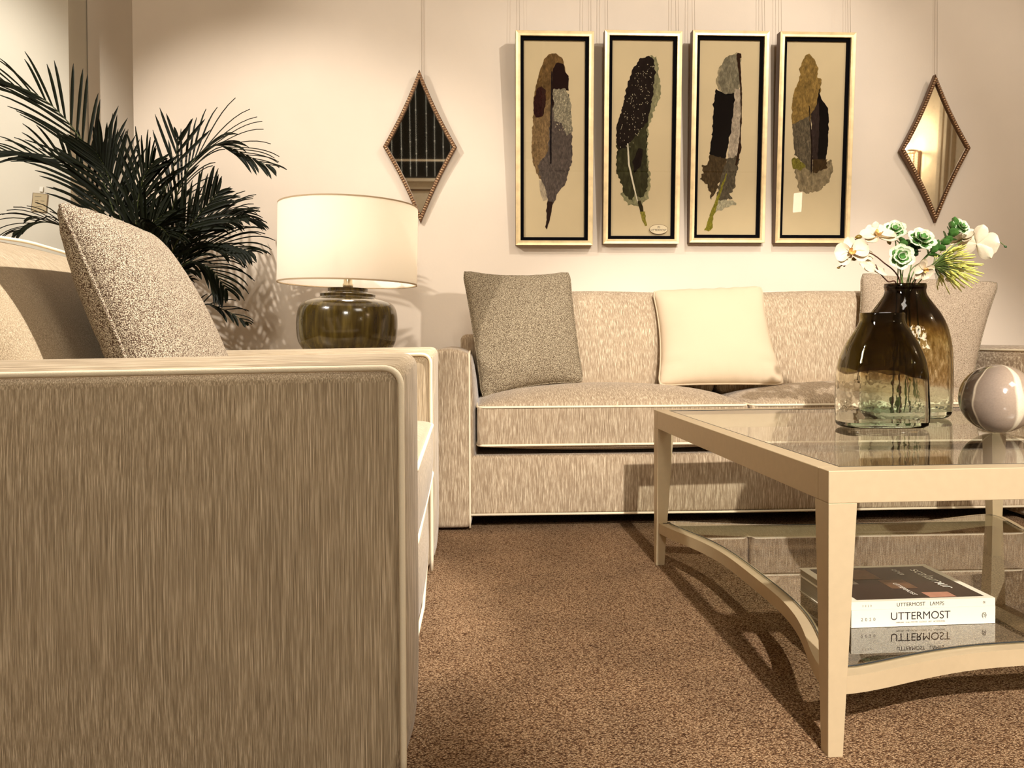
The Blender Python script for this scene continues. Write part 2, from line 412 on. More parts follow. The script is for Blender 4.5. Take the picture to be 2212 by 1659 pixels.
def back_cushion(xa, xb, root, parent_fn, ybot=3.00, ytop=3.14, zb=.44, zt=.862, th=.21):
    def fn(u, v, w_, q):
        t = (q.z-zb)/(zt-zb)
        q.y += (ytop-ybot)*t
        g = max(0, 1-u*u)**.5*max(0, 1-w_*w_)**.5
        q.y += (-.045 if v < 0 else .02)*g*abs(v)
        if w_ > 0: q.z -= .016*(u*u)*w_ - 0.004
        return q
    return rbox(xa, xb, ybot, ybot+th, zb, zt, .045, 18, fn)
for i, (xa, xb) in enumerate(((.012, .962), (.968, 1.98))):
    c = S('back_cushion', back_cushion(xa, xb, sofa, None), M['sofa'])
    pts = [(xa+.012, 3.036, .50), (xa+.012, 3.152, .842), (xa+.3, 3.172, .861), (xb-.3, 3.172, .861), (xb-.012, 3.152, .842), (xb-.012, 3.036, .50)]
    child('piping', tube(dense(roundpath(pts, .04)), .0038), M['piping'], c, sofa)

# --- near sofa, its front faces right (+x)
sofb = empty('sofa', 'beige sofa in the left foreground showing its dark shaded side panel', 'sofa', (-.58, 1.75, 0))
NX = -.125
def near_arm(y0, y1, z1):
    def fn(u, v, w_, q):
        g = 1-v*v
        if w_ > 0: q.z += .022*g*w_
        if u > 0: q.x += .020*g*u*(1-max(0, -w_)**6)
        lo = max(0, (.05-q.z)/.05)
        if u > 0: q.x -= .02*lo*lo
        q.z -= .012*max(0, (NX-q.x))
        if v < 0: q.y -= .006*(1-u*u)*(1-w_*w_)
        return q
    return rbox(-1.10, NX, y0, y1, .012, z1, .02, 22, fn)
for k, (y0, y1) in enumerate(((1.128, 1.30), (2.17, 2.33))):
    a = S('arm', near_arm(y0, y1, .624), M['sofa_near'], sofb)
    for y in ((y0, y1)):
        s_ = -1 if y == y0 else 1
        pth = dense(roundpath([(NX+.002, y, .014), (NX+.002, y+s_*.001, .3), (NX+.002, y, .626), (-1.08, y, .614)], .03, 8))
        child('piping', tube(pth, .0048, 10), M['piping'], a, sofb)
def brail(u, v, w_, q):
    q.x += .018*(1-v*v)*(1-w_*w_); return q
br = S('base_rail', rbox(-.20, -.135, 1.32, 2.17, .056, .262, .012, 14, brail), M['sofa_near'], sofb)
child('piping', tube([(-.136, 1.32, .057), (-.126, 1.75, .055), (-.136, 2.17, .057)], .004), M['piping'], br, sofb)
S('seat_deck', box(-1.0, -.19, 1.33, 2.16, .10, .258), M['sofa_near'], sofb, smooth=False)
S('dust_cover', box(-1.0, -.20, 1.33, 2.16, .062, .10), M['dark_cloth'], sofb, smooth=False)
S('back_frame', rbox(-1.16, -.98, 1.17, 2.32, .05, .69, .03, 14), M['sofa_near'], sofb)
for x in (-.2, -1.05):
    for y in (1.36, 2.13): S('leg', box(x-.025, x+.025, y-.025, y+.025, 0, .07), M['dark_cloth'], sofb, smooth=False)
def sc_fn(u, v, w_, q):
    g = (max(0, 1-u**2)**.6)*(max(0, 1-v**2)**.6)
    if w_ > 0: q.z += .06*g*w_
    else: q.z += .03*g*w_
    if u > 0: q.x += .012*(1-v*v)*(1-w_*w_)*u
    return q
c = S('seat_cushion', rbox(-.85, -.118, 1.335, 2.155, .295, .436, .014, 18, sc_fn), M['sofa_near'], sofb)
for z in (.432, .300):
    child('piping', tube(dense(pipe_loop(-.85, -.117, 1.336, 2.154, z, .05)), .0042), M['piping'], c, sofb)
def nb_fn(u, v, w_, q):
    t = (q.z-.43)/.45
    q.x -= .20*t
    g = max(0, 1-v*v)**.5*max(0, 1-w_*w_)**.5
    if u > 0: q.x += .055*g*u
    else: q.x += .02*g*u
    if u > 0 and w_ > 0: q.x -= .05*max(0, w_)**3
    if w_ > 0: q.z -= .02*v*v*w_
    return q
c = S('back_cushion', rbox(-.95, -.735, 1.335, 2.155, .43, .885, .06, 20, nb_fn), M['sofa_near'], sofb)
child('piping', tube(dense(roundpath([(-.79, 1.345, .52), (-.90, 1.342, .74), (-.975, 1.35, .868), (-.985, 1.75, .886), (-.975, 2.14, .868), (-.79, 2.15, .52)], .05)), .004), M['piping'], c, sofb)

sofb.rotation_euler = (0, 0, R(.85)); sofb.location.x += .006

# ---------------------------------------------------------------- throw pillows
def pillow(name, label, corners, th, m, pipe_m, pinch=(.06, .06), n=34, seed=0, pr=.0042, cat='pillow', wr=.004, sag=None, ear=.0):
    TL, TR, BR, BL = [Vector(c) for c in corners]
    ctr = (TL+TR+BR+BL)/4
    nrm = (TR-TL).cross(BL-TL).normalized()   # towards the viewer/front
    if nrm.y > 0 and abs(nrm.y) > abs(nrm.x): nrm = -nrm
    if abs(nrm.x) > abs(nrm.y) and nrm.x < 0: nrm = -nrm
    def P2(u, v):
        # soft corners then pinched sides
        uu = u*(1-pinch[0]*(1-v*v)); vv = v*(1-pinch[1]*(1-u*u)**.8)
        cr = max(0, abs(u)-.86)/.14*max(0, abs(v)-.86)/.14
        uu *= 1-.035*cr; vv *= 1-.035*cr
        s, t = (uu+1)/2, (vv+1)/2
        return (BL*(1-s)*(1-t)+BR*s*(1-t)+TL*(1-s)*t+TR*s*t)
    def thick(u, v):
        return th/2*(max(0, 1-u*u)*max(0, 1-v*v))**.42*(1+.08*noise.noise(Vector((u*2+seed, v*2, seed))))
    def edgewr(u, v):
        e = max(abs(u), abs(v)); along = u if abs(v) > abs(u) else v
        a = max(0, min(1, (e-.55)/.35))*(1 if e < .985 else .3)
        return wr*a*(noise.noise(Vector((along*7+seed*3, 3.1*(1 if abs(v) > abs(u) else 2), seed)))*1.2)
    ts = [math.sin(math.pi/2*(-1+2*i/n)) for i in range(n+1)]
    V = []; F = []; idx = {}
    for side in (1, -1):
        for i, u in enumerate(ts):
            for j, v in enumerate(ts):
                edge = i in (0, n) or j in (0, n)
                if edge and side < 0: idx[(side, i, j)] = idx[(1, i, j)]; continue
                p = P2(u, v)
                if not edge: p = p + nrm*side*(thick(u, v)+edgewr(u, v))
                if sag: p = sag(u, v, p)
                idx[(side, i, j)] = len(V); V.append(p-ctr)
        for i in range(n):
            for j in range(n):
                q = [idx[(side, i, j)], idx[(side, i+1, j)], idx[(side, i+1, j+1)], idx[(side, i, j+1)]]
                if side < 0: q.reverse()
                F.append(tuple(q))
    root = empty(name, label, cat, ctr)
    o = obj('pillow_cover', V, F, m, root); autosmooth(o, 80)
    loop = [idx[(1, i, 0)] for i in range(n)]+[idx[(1, n, j)] for j in range(n)]+[idx[(1, n-i, n)] for i in range(n)]+[idx[(1, 0, n-j)] for j in range(n)]
    obj('piping', *tube([V[k] for k in loop], pr, 8, closed=True), pipe_m, root)
    return root
pillow('throw_pillow', 'grey-brown tweed throw pillow in the left corner of the long sofa',
       [(-.045, 3.09, .945), (.385, 3.10, .94), (.412, 2.90, .50), (.030, 2.88, .438)], .15, M['tweed_grey'], M['tweed_grey'], (.03, .10), seed=1)
pillow('throw_pillow', 'plain ivory throw pillow in the middle of the long sofa',
       [(.725, 3.10, .862), (1.178, 3.10, .88), (1.192, 2.90, .487), (.700, 2.90, .487)], .15, M['ivory'], M['ivory'], (.085, .035), seed=2, wr=.007)
pillow('throw_pillow', 'pale oatmeal throw pillow standing behind the flower vases',
       [(1.590, 3.09, .936), (2.062, 2.93, .885), (1.86, 2.80, .46), (1.44, 2.88, .45)], .16, M['tweed_light'], M['tweed_grey'], (.05, .07), seed=3)
pillow('throw_pillow', 'large oatmeal boucle throw pillow on the left foreground sofa',
       [(-.764, 1.455, .925), (-.790, 1.925, .920), (-.575, 1.94, .49), (-.575, 1.42, .485)], .165, M['tweed_near'], M['tweed_near'], (.05, .02), seed=4)

# ---------------------------------------------------------------- coffee table
tb = empty('coffee_table', 'champagne lacquered square coffee table with glass top and lower glass shelf', 'table', (.558, 1.185, 0), rot=(0, 0, R(1.5)))
TW, TD, TH = 1.067, 1.067, .457
def T(name, vf, m, parent=tb, **k): return obj(name, *vf, m, parent, **k)
rim, ap = .036, .052
fr = join(box(0, TW, 0, rim, TH-ap, TH), box(0, TW, TD-rim, TD, TH-ap, TH), box(0, rim, rim, TD-rim, TH-ap, TH), box(TW-rim, TW, rim, TD-rim, TH-ap, TH))
bevel(T('top_frame', fr, M['table'], smooth=False), .0012, 2)
def leg(cx, cy, sx, sy):
    a, b = .047, .0245; V = []; zs = [0, TH-ap+.0005]
    for z, s in ((0, b), (TH-ap, a)):
        xs = (0, s*sx); ys = (0, s*sy)
        for (x, y) in ((0, 0), (1, 0), (1, 1), (0, 1)): V.append((cx+xs[x], cy+ys[y], z))
    f = [(3, 2, 1, 0), (4, 5, 6, 7), (0, 1, 5, 4), (1, 2, 6, 5), (2, 3, 7, 6), (3, 0, 4, 7)]
    if sx*sy < 0: f = [tuple(reversed(q)) for q in f]
    return V, f
for (cx, cy, sx, sy) in ((0, 0, 1, 1), (TW, 0, -1, 1), (0, TD, 1, -1), (TW, TD, -1, -1)):
    bevel(T('leg', leg(cx, cy, sx, sy), M['table'], smooth=False), .001, 2)
def curve_off(s):  # inward bow of a stretcher, s in 0..1
    t = math.sin(math.pi*min(1, max(0, s)))
    return .006+.080*(t*t*(3-2*t))**.9
def stretcher(k):
    n = 40; V = []; F = []
    for i in range(n+1):
        s = i/n; a = .018+(TW-.036)*s; o_ = curve_off(s); wd = .030
        for (o2, z) in ((o_, .097), (o_+wd, .097), (o_+wd, .1262), (o_, .1262)):
            p = {0: (a, o2), 1: (TW-o2, a), 2: (TW-a, TD-o2), 3: (o2, TD-a)}[k]
            V.append((p[0], p[1], z))
    for i in range(n):
        for j in range(4):
            j2 = (j+1) % 4; F.append((i*4+j, i*4+j2, i*4+4+j2, i*4+4+j))
    F += [(0, 1, 2, 3), (n*4+3, n*4+2, n*4+1, n*4)]
    return V, F
for k in range(4):
    o = T('stretcher', stretcher(k), M['table']); autosmooth(o, 40)
g = .0015
T('glass_top', box(rim+g-.0, TW-rim-g, rim+g, TD-rim-g, TH-.008, TH-.0005), M['glass_top'], smooth=False)
T('glass_seat', join(box(rim, TW-rim, rim, rim+g, TH-.012, TH+.0003), box(rim, TW-rim, TD-rim-g, TD-rim, TH-.012, TH+.0003), box(rim, rim+g, rim, TD-rim, TH-.012, TH+.0003), box(TW-rim-g, TW-rim, rim, TD-rim, TH-.012, TH+.0003)), M['dark_edge'], smooth=False)
# shelf glass follows the bowed stretchers
n = 40; ring = []
for k in range(4):
    for i in range(n):
        s = i/n; a = .04+(TW-.08)*s; o_ = curve_off(a/TW)+.020
        ring.append({0: (a, o_), 1: (TW-o_, a), 2: (TW-a, TD-o_), 3: (o_, TD-a)}[k])
# keep the ring simple at corners
ring = [(min(max(x, .034), TW-.034), min(max(y, .034), TD-.034)) for x, y in ring]
NR = len(ring); z0, z1 = .1264, .1324
V = [(x, y, z0) for x, y in ring]+[(x, y, z1) for x, y in ring]+[(TW/2, TD/2, z0), (TW/2, TD/2, z1)]
F = [(i, (i+1) % NR, NR+(i+1) % NR, NR+i) for i in range(NR)]+[((i+1) % NR, i, 2*NR) for i in range(NR)]+[(NR+i, NR+(i+1) % NR, 2*NR+1) for i in range(NR)]
T('glass_shelf', (V, F), M['glass_shelf'], smooth=False)
T('glass_shelf_edge', tube([(x, y, z1-.002) for x, y in ring], .0012, 6, closed=True), M['dark_edge'])

# ---------------------------------------------------------------- lettering
def text_mesh(s, size, spacing=1.0, ext=0.0, off=0.0):
    cu = bpy.data.curves.new('t', 'FONT'); cu.body = s; cu.size = 1; cu.space_character = spacing; cu.align_x = 'CENTER'; cu.align_y = 'CENTER'; cu.extrude = ext; cu.offset = 0
    o = bpy.data.objects.new('t', cu); col.objects.link(o); bpy.context.view_layer.update()
    me = bpy.data.meshes.new_from_object(o.evaluated_get(bpy.context.evaluated_depsgraph_get()))
    V = [tuple(v.co*size) for v in me.vertices]; F = [tuple(p.vertices) for p in me.polygons]
    bpy.data.objects.remove(o); bpy.data.curves.remove(cu); bpy.data.meshes.remove(me)
    return V, F

# ---------------------------------------------------------------- books
ZS = .1330
M['pages'] = simple('page_edges', sRGB(150, 140, 118), .9, bump=.6, bscale=60, var=.25, vscale=300)
_m = M['pages'].node_tree  # stretch into page lines
for nd in list(_m.nodes):
    if nd.type == 'TEX_NOISE':
        mp = _m.nodes.new('ShaderNodeMapping'); mp.inputs['Scale'].default_value = (.02, .02, 5)
        tcn = [x for x in _m.nodes if x.type == 'TEX_COORD'][0]
        _m.links.new(tcn.outputs['Object'], mp.inputs['Vector']); _m.links.new(mp.outputs['Vector'], nd.inputs['Vector'])
M['cover_white'] = simple('white_book_cover', sRGB(226, 218, 196), .5, bump=.03)
M['cover_dark'] = simple('dark_maroon_cover_print', sRGB(34, 12, 12), .25, bump=.03, var=.3, vscale=40)
sw_brown = simple('swatch_bronze', sRGB(96, 66, 44), .3, var=.35, vscale=60); sw_rose = simple('swatch_rose', sRGB(176, 122, 98), .3, var=.1, vscale=60); sw_grey = simple('swatch_grey', sRGB(140, 128, 112), .3, var=.2, vscale=200)
BW, BD = .279, .213
def book(label, z, h, letters, yaw, x0=.690, y0=1.374, dark=False):
    b = empty('catalogue_book', label, 'book', (x0, y0, z), rot=(0, 0, yaw), group=None)
    cv = join(box(0, BW, 0, .0022, 0, h), box(0, BW, .0022, BD, h-.0012, h), box(0, BW, .0022, BD, 0, .0012))
    o = obj('cover', *cv, M['cover_white'], b, smooth=False)
    obj('page_block', *box(.002, BW-.002, .0022, BD-.002, .0012, h-.0012), M['pages'], b, smooth=False)
    flat = Matrix.Rotation(R(90), 4, 'X')
    for (s, size, x, zz, sp) in letters:
        t = text_mesh(s, size, sp, off=.00002)
        obj('spine_lettering', *xf(t, Matrix.Translation((x, -.0003, zz)) @ flat), M['ink'], b, smooth=False)
    return b
# lower thick one then the thin one
b1 = book('thick white catalogue at the bottom of the stack on the lower glass shelf', ZS, .0325,
          [('UTTERMOST', .0205, .133, .0185, 1.0), ('MIRRORS   WALL DECOR   CLOCKS   ART   ACCESSORIES', .0037, .133, .0072, 1.0), ('2 0 2 0', .0085, .032, .0145, 1.15), ('( )', .0125, .257, .0165, .9), ('S', .0105, .257, .0165, 1)], R(1.6))
b2 = book('thin white catalogue with dark cover picture on top of the book stack', ZS+.0327, .0148,
          [('UTTERMOST   LAMPS', .0098, .133, .0074, 1.0), ('2 0 2 0', .0048, .030, .0070, 1.3), ('S', .0052, .257, .0074, 1), ('( )', .006, .257, .0074, .9)], R(1.6), y0=1.3745)
ht = .0148
def flatquad(pts, z): return [(x, y, z) for x, y in pts], [tuple(range(len(pts)))]
obj('cover_picture', *flatquad([(.016, .010), (BW-.014, .010), (BW-.014, BD-.012), (.016, BD-.012)], ht+.0002), M['cover_dark'], b2, smooth=False)
for nm, q, m_ in (('cover_swatch', (.075, .130, .125, .190), sw_brown), ('cover_swatch', (.118, .170, .065, .118), sw_brown), ('cover_swatch', (.160, .212, .012, .040), sw_rose), ('cover_swatch', (.018, .068, .098, .122), sw_grey)):
    x0, x1, y0, y1 = q; obj(nm, *flatquad([(x0, y0), (x1, y0), (x1, y1), (x0, y1)], ht+.0004), m_, b2, smooth=False)
# cover words run towards the spine
for s, size, x, y in (('scalamur', .034, .232, .120), ('circa', .020, .190, .165), ('UTTERMOST', .0125, .140, .062)):
    t = text_mesh(s, size)
    obj('cover_lettering', *xf(t, Matrix.Translation((x, y, ht+.0006)) @ Matrix.Rotation(R(-90), 4, 'Z')), M['white'], b2, smooth=False)

# ---------------------------------------------------------------- marble ball
def marble():
    m, nt, N, L, P = new_mat('veined_grey_marble')
    tc = N.new('ShaderNodeTexCoord'); dn = N.new('ShaderNodeTexNoise'); dn.inputs['Scale'].default_value = 8; dn.inputs['Detail'].default_value = 2
    L.new(tc.outputs['Object'], dn.inputs['Vector'])
    sp = N.new('ShaderNodeSeparateXYZ'); L.new(tc.outputs['Object'], sp.inputs[0])
    def mt(op, a, b=None, v=None):
        q = N.new('ShaderNodeMath'); q.operation = op; L.new(a, q.inputs[0])
        if b is not None: L.new(b, q.inputs[1])
        if v is not None: q.inputs[1].default_value = v
        return q.outputs[0]
    rr = mt('SQRT', mt('ADD', mt('MULTIPLY', sp.outputs['X'], sp.outputs['X']), mt('MULTIPLY', sp.outputs['Y'], sp.outputs['Y'])))
    u = mt('DIVIDE', sp.outputs['X'], mt('ADD', rr, v=.004))           # bands run pole to pole
    u = mt('ADD', mt('MULTIPLY', u, v=.5), v=.5)
    u = mt('ADD', u, mt('MULTIPLY', mt('SUBTRACT', dn.outputs['Fac'], v=.5), v=.22))
    r = ramp(N, [(0, sRGB(64, 50, 40)), (.05, sRGB(80, 66, 54)), (.065, sRGB(196, 180, 156)), (.08, sRGB(76, 62, 50)), (.22, sRGB(84, 70, 58)), (.24, sRGB(206, 190, 164)), (.26, sRGB(128, 112, 98)), (.45, sRGB(146, 130, 116)), (.74, sRGB(176, 156, 136)), (.77, sRGB(240, 228, 200)), (.82, sRGB(232, 218, 190)), (.84, sRGB(172, 152, 132)), (1, sRGB(190, 168, 142))])
    L.new(u, r.inputs['Fac'])
    n = N.new('ShaderNodeTexNoise'); n.inputs['Scale'].default_value = 300; L.new(tc.outputs['Object'], n.inputs['Vector'])
    mx = N.new('ShaderNodeMix'); mx.data_type = 'RGBA'; mx.blend_type = 'MULTIPLY'; mx.inputs[0].default_value = .25
    L.new(r.outputs['Color'], mx.inputs[6]); L.new(n.outputs['Fac'], mx.inputs[7]); L.new(mx.outputs[2], P.inputs['Base Color'])
    P.inputs['Roughness'].default_value = .12; P.inputs['Coat Weight'].default_value = .6; P.inputs['Coat Roughness'].default_value = .03
    return m
V, F = lathe([(.075*math.sin(math.pi*i/40), -.075*math.cos(math.pi*i/40)) for i in range(41)], 72)
ball = obj('marble_ball', V, F, marble()); autosmooth(ball, 80); ball.location = (1.146, 1.632, .5318); ball.rotation_euler = (0, 0, R(-35))
tag(ball, 'polished grey marble ball with cream veins on the glass table', 'ball')

# ---------------------------------------------------------------- vases
def vase_mat(name, zb, amp, dark, mid, low, speck=False, yb=.0):
    m, nt, N, L, P = new_mat(name)
    tc = N.new('ShaderNodeTexCoord'); sp = N.new('ShaderNodeSeparateXYZ'); L.new(tc.outputs['Object'], sp.inputs[0])
    n = N.new('ShaderNodeTexNoise'); n.inputs['Scale'].default_value = 9; n.inputs['Detail'].default_value = 1.5; L.new(tc.outputs['Object'], n.inputs['Vector'])
    # height of a point above a tilted, wavy line
    a = N.new('ShaderNodeMath'); a.operation = 'MULTIPLY_ADD'; a.inputs[1].default_value = amp; L.new(n.outputs['Fac'], a.inputs[0]); L.new(sp.outputs['Z'], a.inputs[2])
    b = N.new('ShaderNodeMath'); b.operation = 'MULTIPLY_ADD'; b.inputs[1].default_value = yb; L.new(sp.outputs['X'], b.inputs[0]); L.new(a.outputs[0], b.inputs[2])
    mr = N.new('ShaderNodeMapRange'); mr.inputs['From Min'].default_value = zb[0]+amp*.5; mr.inputs['From Max'].default_value = zb[1]+amp*.5
    L.new(b.outputs[0], mr.inputs['Value'])
    r = ramp(N, low+mid+dark); L.new(mr.outputs[0], r.inputs['Fac'])
    colr = r.outputs['Color']
    if speck:
        s = N.new('ShaderNodeTexNoise'); s.inputs['Scale'].default_value = 130; s.inputs['Detail'].default_value = 2
        mp = N.new('ShaderNodeMapping'); mp.inputs['Scale'].default_value = (1, 1, .35); L.new(tc.outputs['Object'], mp.inputs[0]); L.new(mp.outputs[0], s.inputs['Vector'])
        rr = ramp(N, [(.42, (.62, .52, .34, 1)), (.56, (1, 1, 1, 1))]); L.new(s.outputs['Fac'], rr.inputs['Fac'])
        # specks only above the clear foot
        fac = N.new('ShaderNodeMapRange'); fac.inputs['From Min'].default_value = .25; fac.inputs['From Max'].default_value = .3; L.new(mr.outputs[0], fac.inputs['Value'])
        mx = N.new('ShaderNodeMix'); mx.data_type = 'RGBA'; mx.blend_type = 'MULTIPLY'; L.new(fac.outputs[0], mx.inputs[0]); L.new(colr, mx.inputs[6]); L.new(rr.outputs['Color'], mx.inputs[7])
        colr = mx.outputs[2]
    L.new(colr, P.inputs['Base Color'])
    P.inputs['Transmission Weight'].default_value = 1; P.inputs['Roughness'].default_value = .02; P.inputs['IOR'].default_value = 1.42
    nb = N.new('ShaderNodeTexNoise'); nb.inputs['Scale'].default_value = 14; nb.inputs['Detail'].default_value = 3; L.new(tc.outputs['Object'], nb.inputs['Vector'])
    bp = N.new('ShaderNodeBump'); bp.inputs['Strength'].default_value = .35; bp.inputs['Distance'].default_value = .006; L.new(nb.outputs['Fac'], bp.inputs['Height']); L.new(bp.outputs['Normal'], P.inputs['Normal'])
    return m
def flask(rows, thick=.006, floor=.014, n=72, wob=.0012, seed=0):
    """rows: (z, half width, half depth, exponent) -> closed glass shell, open at the mouth"""
    def ring(z, a, b, e, off=0):
        out = []
        for k in range(n):
            t = 2*math.pi*k/n; c, s = math.cos(t), math.sin(t)
            x = (a-off)*math.copysign(abs(c)**(2/e), c); y = (b-off)*math.copysign(abs(s)**(2/e), s)
            w_ = wob*noise.noise(Vector((c*1.5, s*1.5, z*12+seed)))*2
            out.append((x+w_*c, y+w_*s, z))
        return out
    V = []; F = []
    R_ = [ring(*r) for r in rows]
    inner = [ring(max(z, floor), a, b, e, thick) for (z, a, b, e) in reversed(rows) if z >= floor]
    rings = R_+inner
    for r in rings: V += r
    for i in range(len(rings)-1):
        for k in range(n):
            k2 = (k+1) % n; F.append((i*n+k, i*n+k2, (i+1)*n+k2, (i+1)*n+k))
    V.append((0, 0, rows[0][0]+.001)); c0 = len(V)-1; V.append((0, 0, inner[-1][0][2])); c1 = len(V)-1
    last = (len(rings)-1)*n
    for k in range(n):
        k2 = (k+1) % n; F.append((k2, k, c0)); F.append((last+k, last+k2, c1))
    return V, F
def interp(rows, m=5):
    out = []
    P = [Vector((z, a, b, e)) for z, a, b, e in rows]
    Q = [P[0]]+P+[P[-1]]
    for i in range(1, len(Q)-2):
        a, b, c, d = Q[i-1:i+3]
        for k in range(m):
            t = k/m; v = .5*((2*b)+(c-a)*t+(2*a-5*b+4*c-d)*t*t+(-a+3*b-3*c+d)*t**3); out.append(tuple(v))
    out.append(tuple(P[-1])); return out
f_rows = interp([(0, .086, .040, 4.5), (.004, .094, .046, 5), (.014, .0975, .050, 5.5), (.05, .098, .051, 5.5), (.10, .0975, .051, 5), (.135, .0955, .050, 4.5), (.165, .090, .047, 4), (.195, .0795, .042, 3.4), (.222, .064, .035, 2.8), (.242, .0525, .030, 2.5), (.254, .0495, .029, 2.5), (.264, .0500, .029, 2.5), (.2676, .0480, .028, 2.5)])
vm1 = vase_mat('olive_over_clear_glass', (.03, .17), .05, [(.715, (.235, .20, .08, 1)), (1, (.215, .18, .07, 1))], [(.345, (.88, .86, .77, 1)), (.665, (.86, .84, .74, 1)), (.672, (.22, .17, .11, 1)), (.70, (.22, .17, .11, 1))], [(0, (.97, .985, .96, 1)), (.325, (.955, .965, .93, 1)), (.335, (.80, .78, .66, 1))], yb=.10)
fv = obj('flask_vase', *flask(f_rows, seed=1), vm1); autosmooth(fv, 60); fv.location = (.952, 1.755, .4575)
fv.rotation_euler = (0, 0, R(-3))
tag(fv, 'short rectangular glass vase, olive shoulders and clear foot, in front', 'vase')
b_rows = interp([(0, .098, .050, 3.5), (.005, .106, .056, 3.6), (.018, .1125, .060, 3.8), (.06, .1145, .062, 3.8), (.14, .1145, .062, 3.5), (.19, .1125, .060, 3.2), (.235, .105, .056, 2.9), (.27, .090, .050, 2.6), (.298, .070, .042, 2.4), (.318, .056, .037, 2.2), (.332, .0515, .035, 2.2), (.342, .0535, .0365, 2.2), (.3505, .052, .035, 2.2)])
vm2 = vase_mat('speckled_amber_over_green_glass', (.0, .34), .02, [(.70, (.60, .50, .27, 1)), (.79, (.17, .13, .09, 1)), (1, (.12, .09, .07, 1))], [(.255, (.92, .94, .86, 1)), (.275, (.93, .88, .76, 1)), (.52, (.88, .84, .68, 1)), (.64, (.78, .72, .48, 1))], [(0, (.55, .76, .64, 1)), (.10, (.86, .93, .86, 1))], speck=True, yb=.12)
bv = obj('bottle_vase', *flask(b_rows, seed=5), vm2); autosmooth(bv, 60); bv.location = (1.128, 1.965, .4575)
tag(bv, 'taller speckled amber glass vase with black neck holding the flowers', 'vase')

# ---------------------------------------------------------------- flowers in the taller vase
M['petal'] = simple('orchid_petal', sRGB(226, 212, 184), .55, bump=.3, bscale=120, Subsurface_Weight=.15)
M['petal'].node_tree.nodes['Principled BSDF'].inputs['Subsurface Radius'].default_value = (.01, .008, .006)
M['petal_c'] = simple('orchid_lip', sRGB(232, 186, 110), .5, bump=.2, var=.25, vscale=90)
M['leaf_g'] = simple('fresh_green_leaf', sRGB(84, 134, 62), .45, bump=.2, bscale=150, var=.3, vscale=90)
M['leaf_d'] = simple('dark_green_leaf', sRGB(38, 74, 36), .45, bump=.2, bscale=150, var=.3, vscale=60)
M['leaf_w'] = simple('pale_edged_leaf', sRGB(214, 226, 190), .5, bump=.2, bscale=150, var=.08, vscale=60)
M['stem'] = simple('brown_flower_stem', sRGB(78, 44, 30), .5, bump=.2, var=.2, vscale=60)
M['stem_g'] = simple('green_flower_stem', sRGB(94, 116, 52), .5, bump=.2, var=.2, vscale=60)
M['bud'] = simple('orchid_bud', sRGB(120, 96, 30), .4, bump=.1, var=.35, vscale=60)
M['filler'] = simple('lime_filler', sRGB(222, 220, 112), .5, bump=.1, var=.2, vscale=200)

def frame_from(d, up=Vector((0, 0, 1)), roll=0):
    d = Vector(d).normalized(); x = up.cross(d)
    if x.length < 1e-4: x = Vector((1, 0, 0))
    x.normalize(); y = d.cross(x)
    m = Matrix((x, y, d)).transposed().to_4x4()
    return m @ Matrix.Rotation(roll, 4, 'Z')
def petal(L, W, cup=.3, nu=8, nv=6, th=.0006, tip=.5):
    """petal in the local frame: grows along +y, faces +z"""
    V = []; F = []
    for s in (1, -1):
        for i in range(nu+1):
            t = i/nu
            wd = W/2*(max(.12, math.sin(math.pi/2*t/.58)**.75) if t < .58 else math.sqrt(max(.004, 1-((t-.58)/.42)**2)))
            for j in range(nv+1):
                q = -1+2*j/nv
                z = cup*L*(t*t*.5) + .18*W*q*q*(1-t*.5) + .02*W*math.sin(6*q+5*t)
                V.append((q*wd, t*L, z-s*th/2*-1))
        o = 0 if s == 1 else (nu+1)*(nv+1)
        for i in range(nu):
            for j in range(nv):
                a = o+i*(nv+1)+j; q4 = (a, a+1, a+nv+2, a+nv+1)
                F.append(q4 if s == 1 else tuple(reversed(q4)))
    return V, F
def orchid(root, c, face, size, roll=0, n_lip=True):
    """phalaenopsis: three narrow sepals behind, two wide petals, small lip"""
    fm = Matrix.Translation(Vector(c)-root.location) @ frame_from(face, roll=roll)
    parts = []
    for ang in (90, 215, 325): parts.append(xf(petal(size*.52, size*.36, .15), Matrix.Rotation(R(ang-90), 4, 'Z')))
    for ang in (12, 168): parts.append(xf(petal(size*.52, size*.60, .12), Matrix.Translation((0, 0, size*.03)) @ Matrix.Rotation(R(ang-90), 4, 'Z')))
    fl = obj('orchid_blossom', *xf(join(*parts), fm), M['petal'], root)
    if n_lip:
        lp = [xf(petal(size*.2, size*.13, .9), Matrix.Translation((0, 0, size*.05)) @ Matrix.Rotation(R(a), 4, 'Z') @ Matrix.Rotation(R(35), 4, 'X')) for a in (180, 120, 240, 20)]
        obj('lip', *xf(join(*lp), fm), M['petal_c'], fl)
    return fl
def bud(root, c, d, L, m=None):
    prof = [(L*.30*math.sin(math.pi*i/10)**.8, -L/2+L*i/10) for i in range(11)]
    return obj('bud', *xf(lathe(prof, 12), Matrix.Translation(Vector(c)-root.location) @ frame_from(d)), m or M['bud'], root)
VM = Vector((1.128, 1.965, .79))   # inside the mouth
def stem(root, pts, r0=.0022, r1=.0014, m=None):
    p = [Vector(q)-root.location for q in spline(pts, 8)]; n_ = len(p)
    return obj('stem', *tube(p, [r0+(r1-r0)*i/(n_-1) for i in range(n_)], 8), m or M['stem'], root)

def stalk(label, name='orchid_spray', cat='flower', off=(0, 0)):
    return empty(name, label, cat, (1.128+off[0], 1.965+off[1], .475))
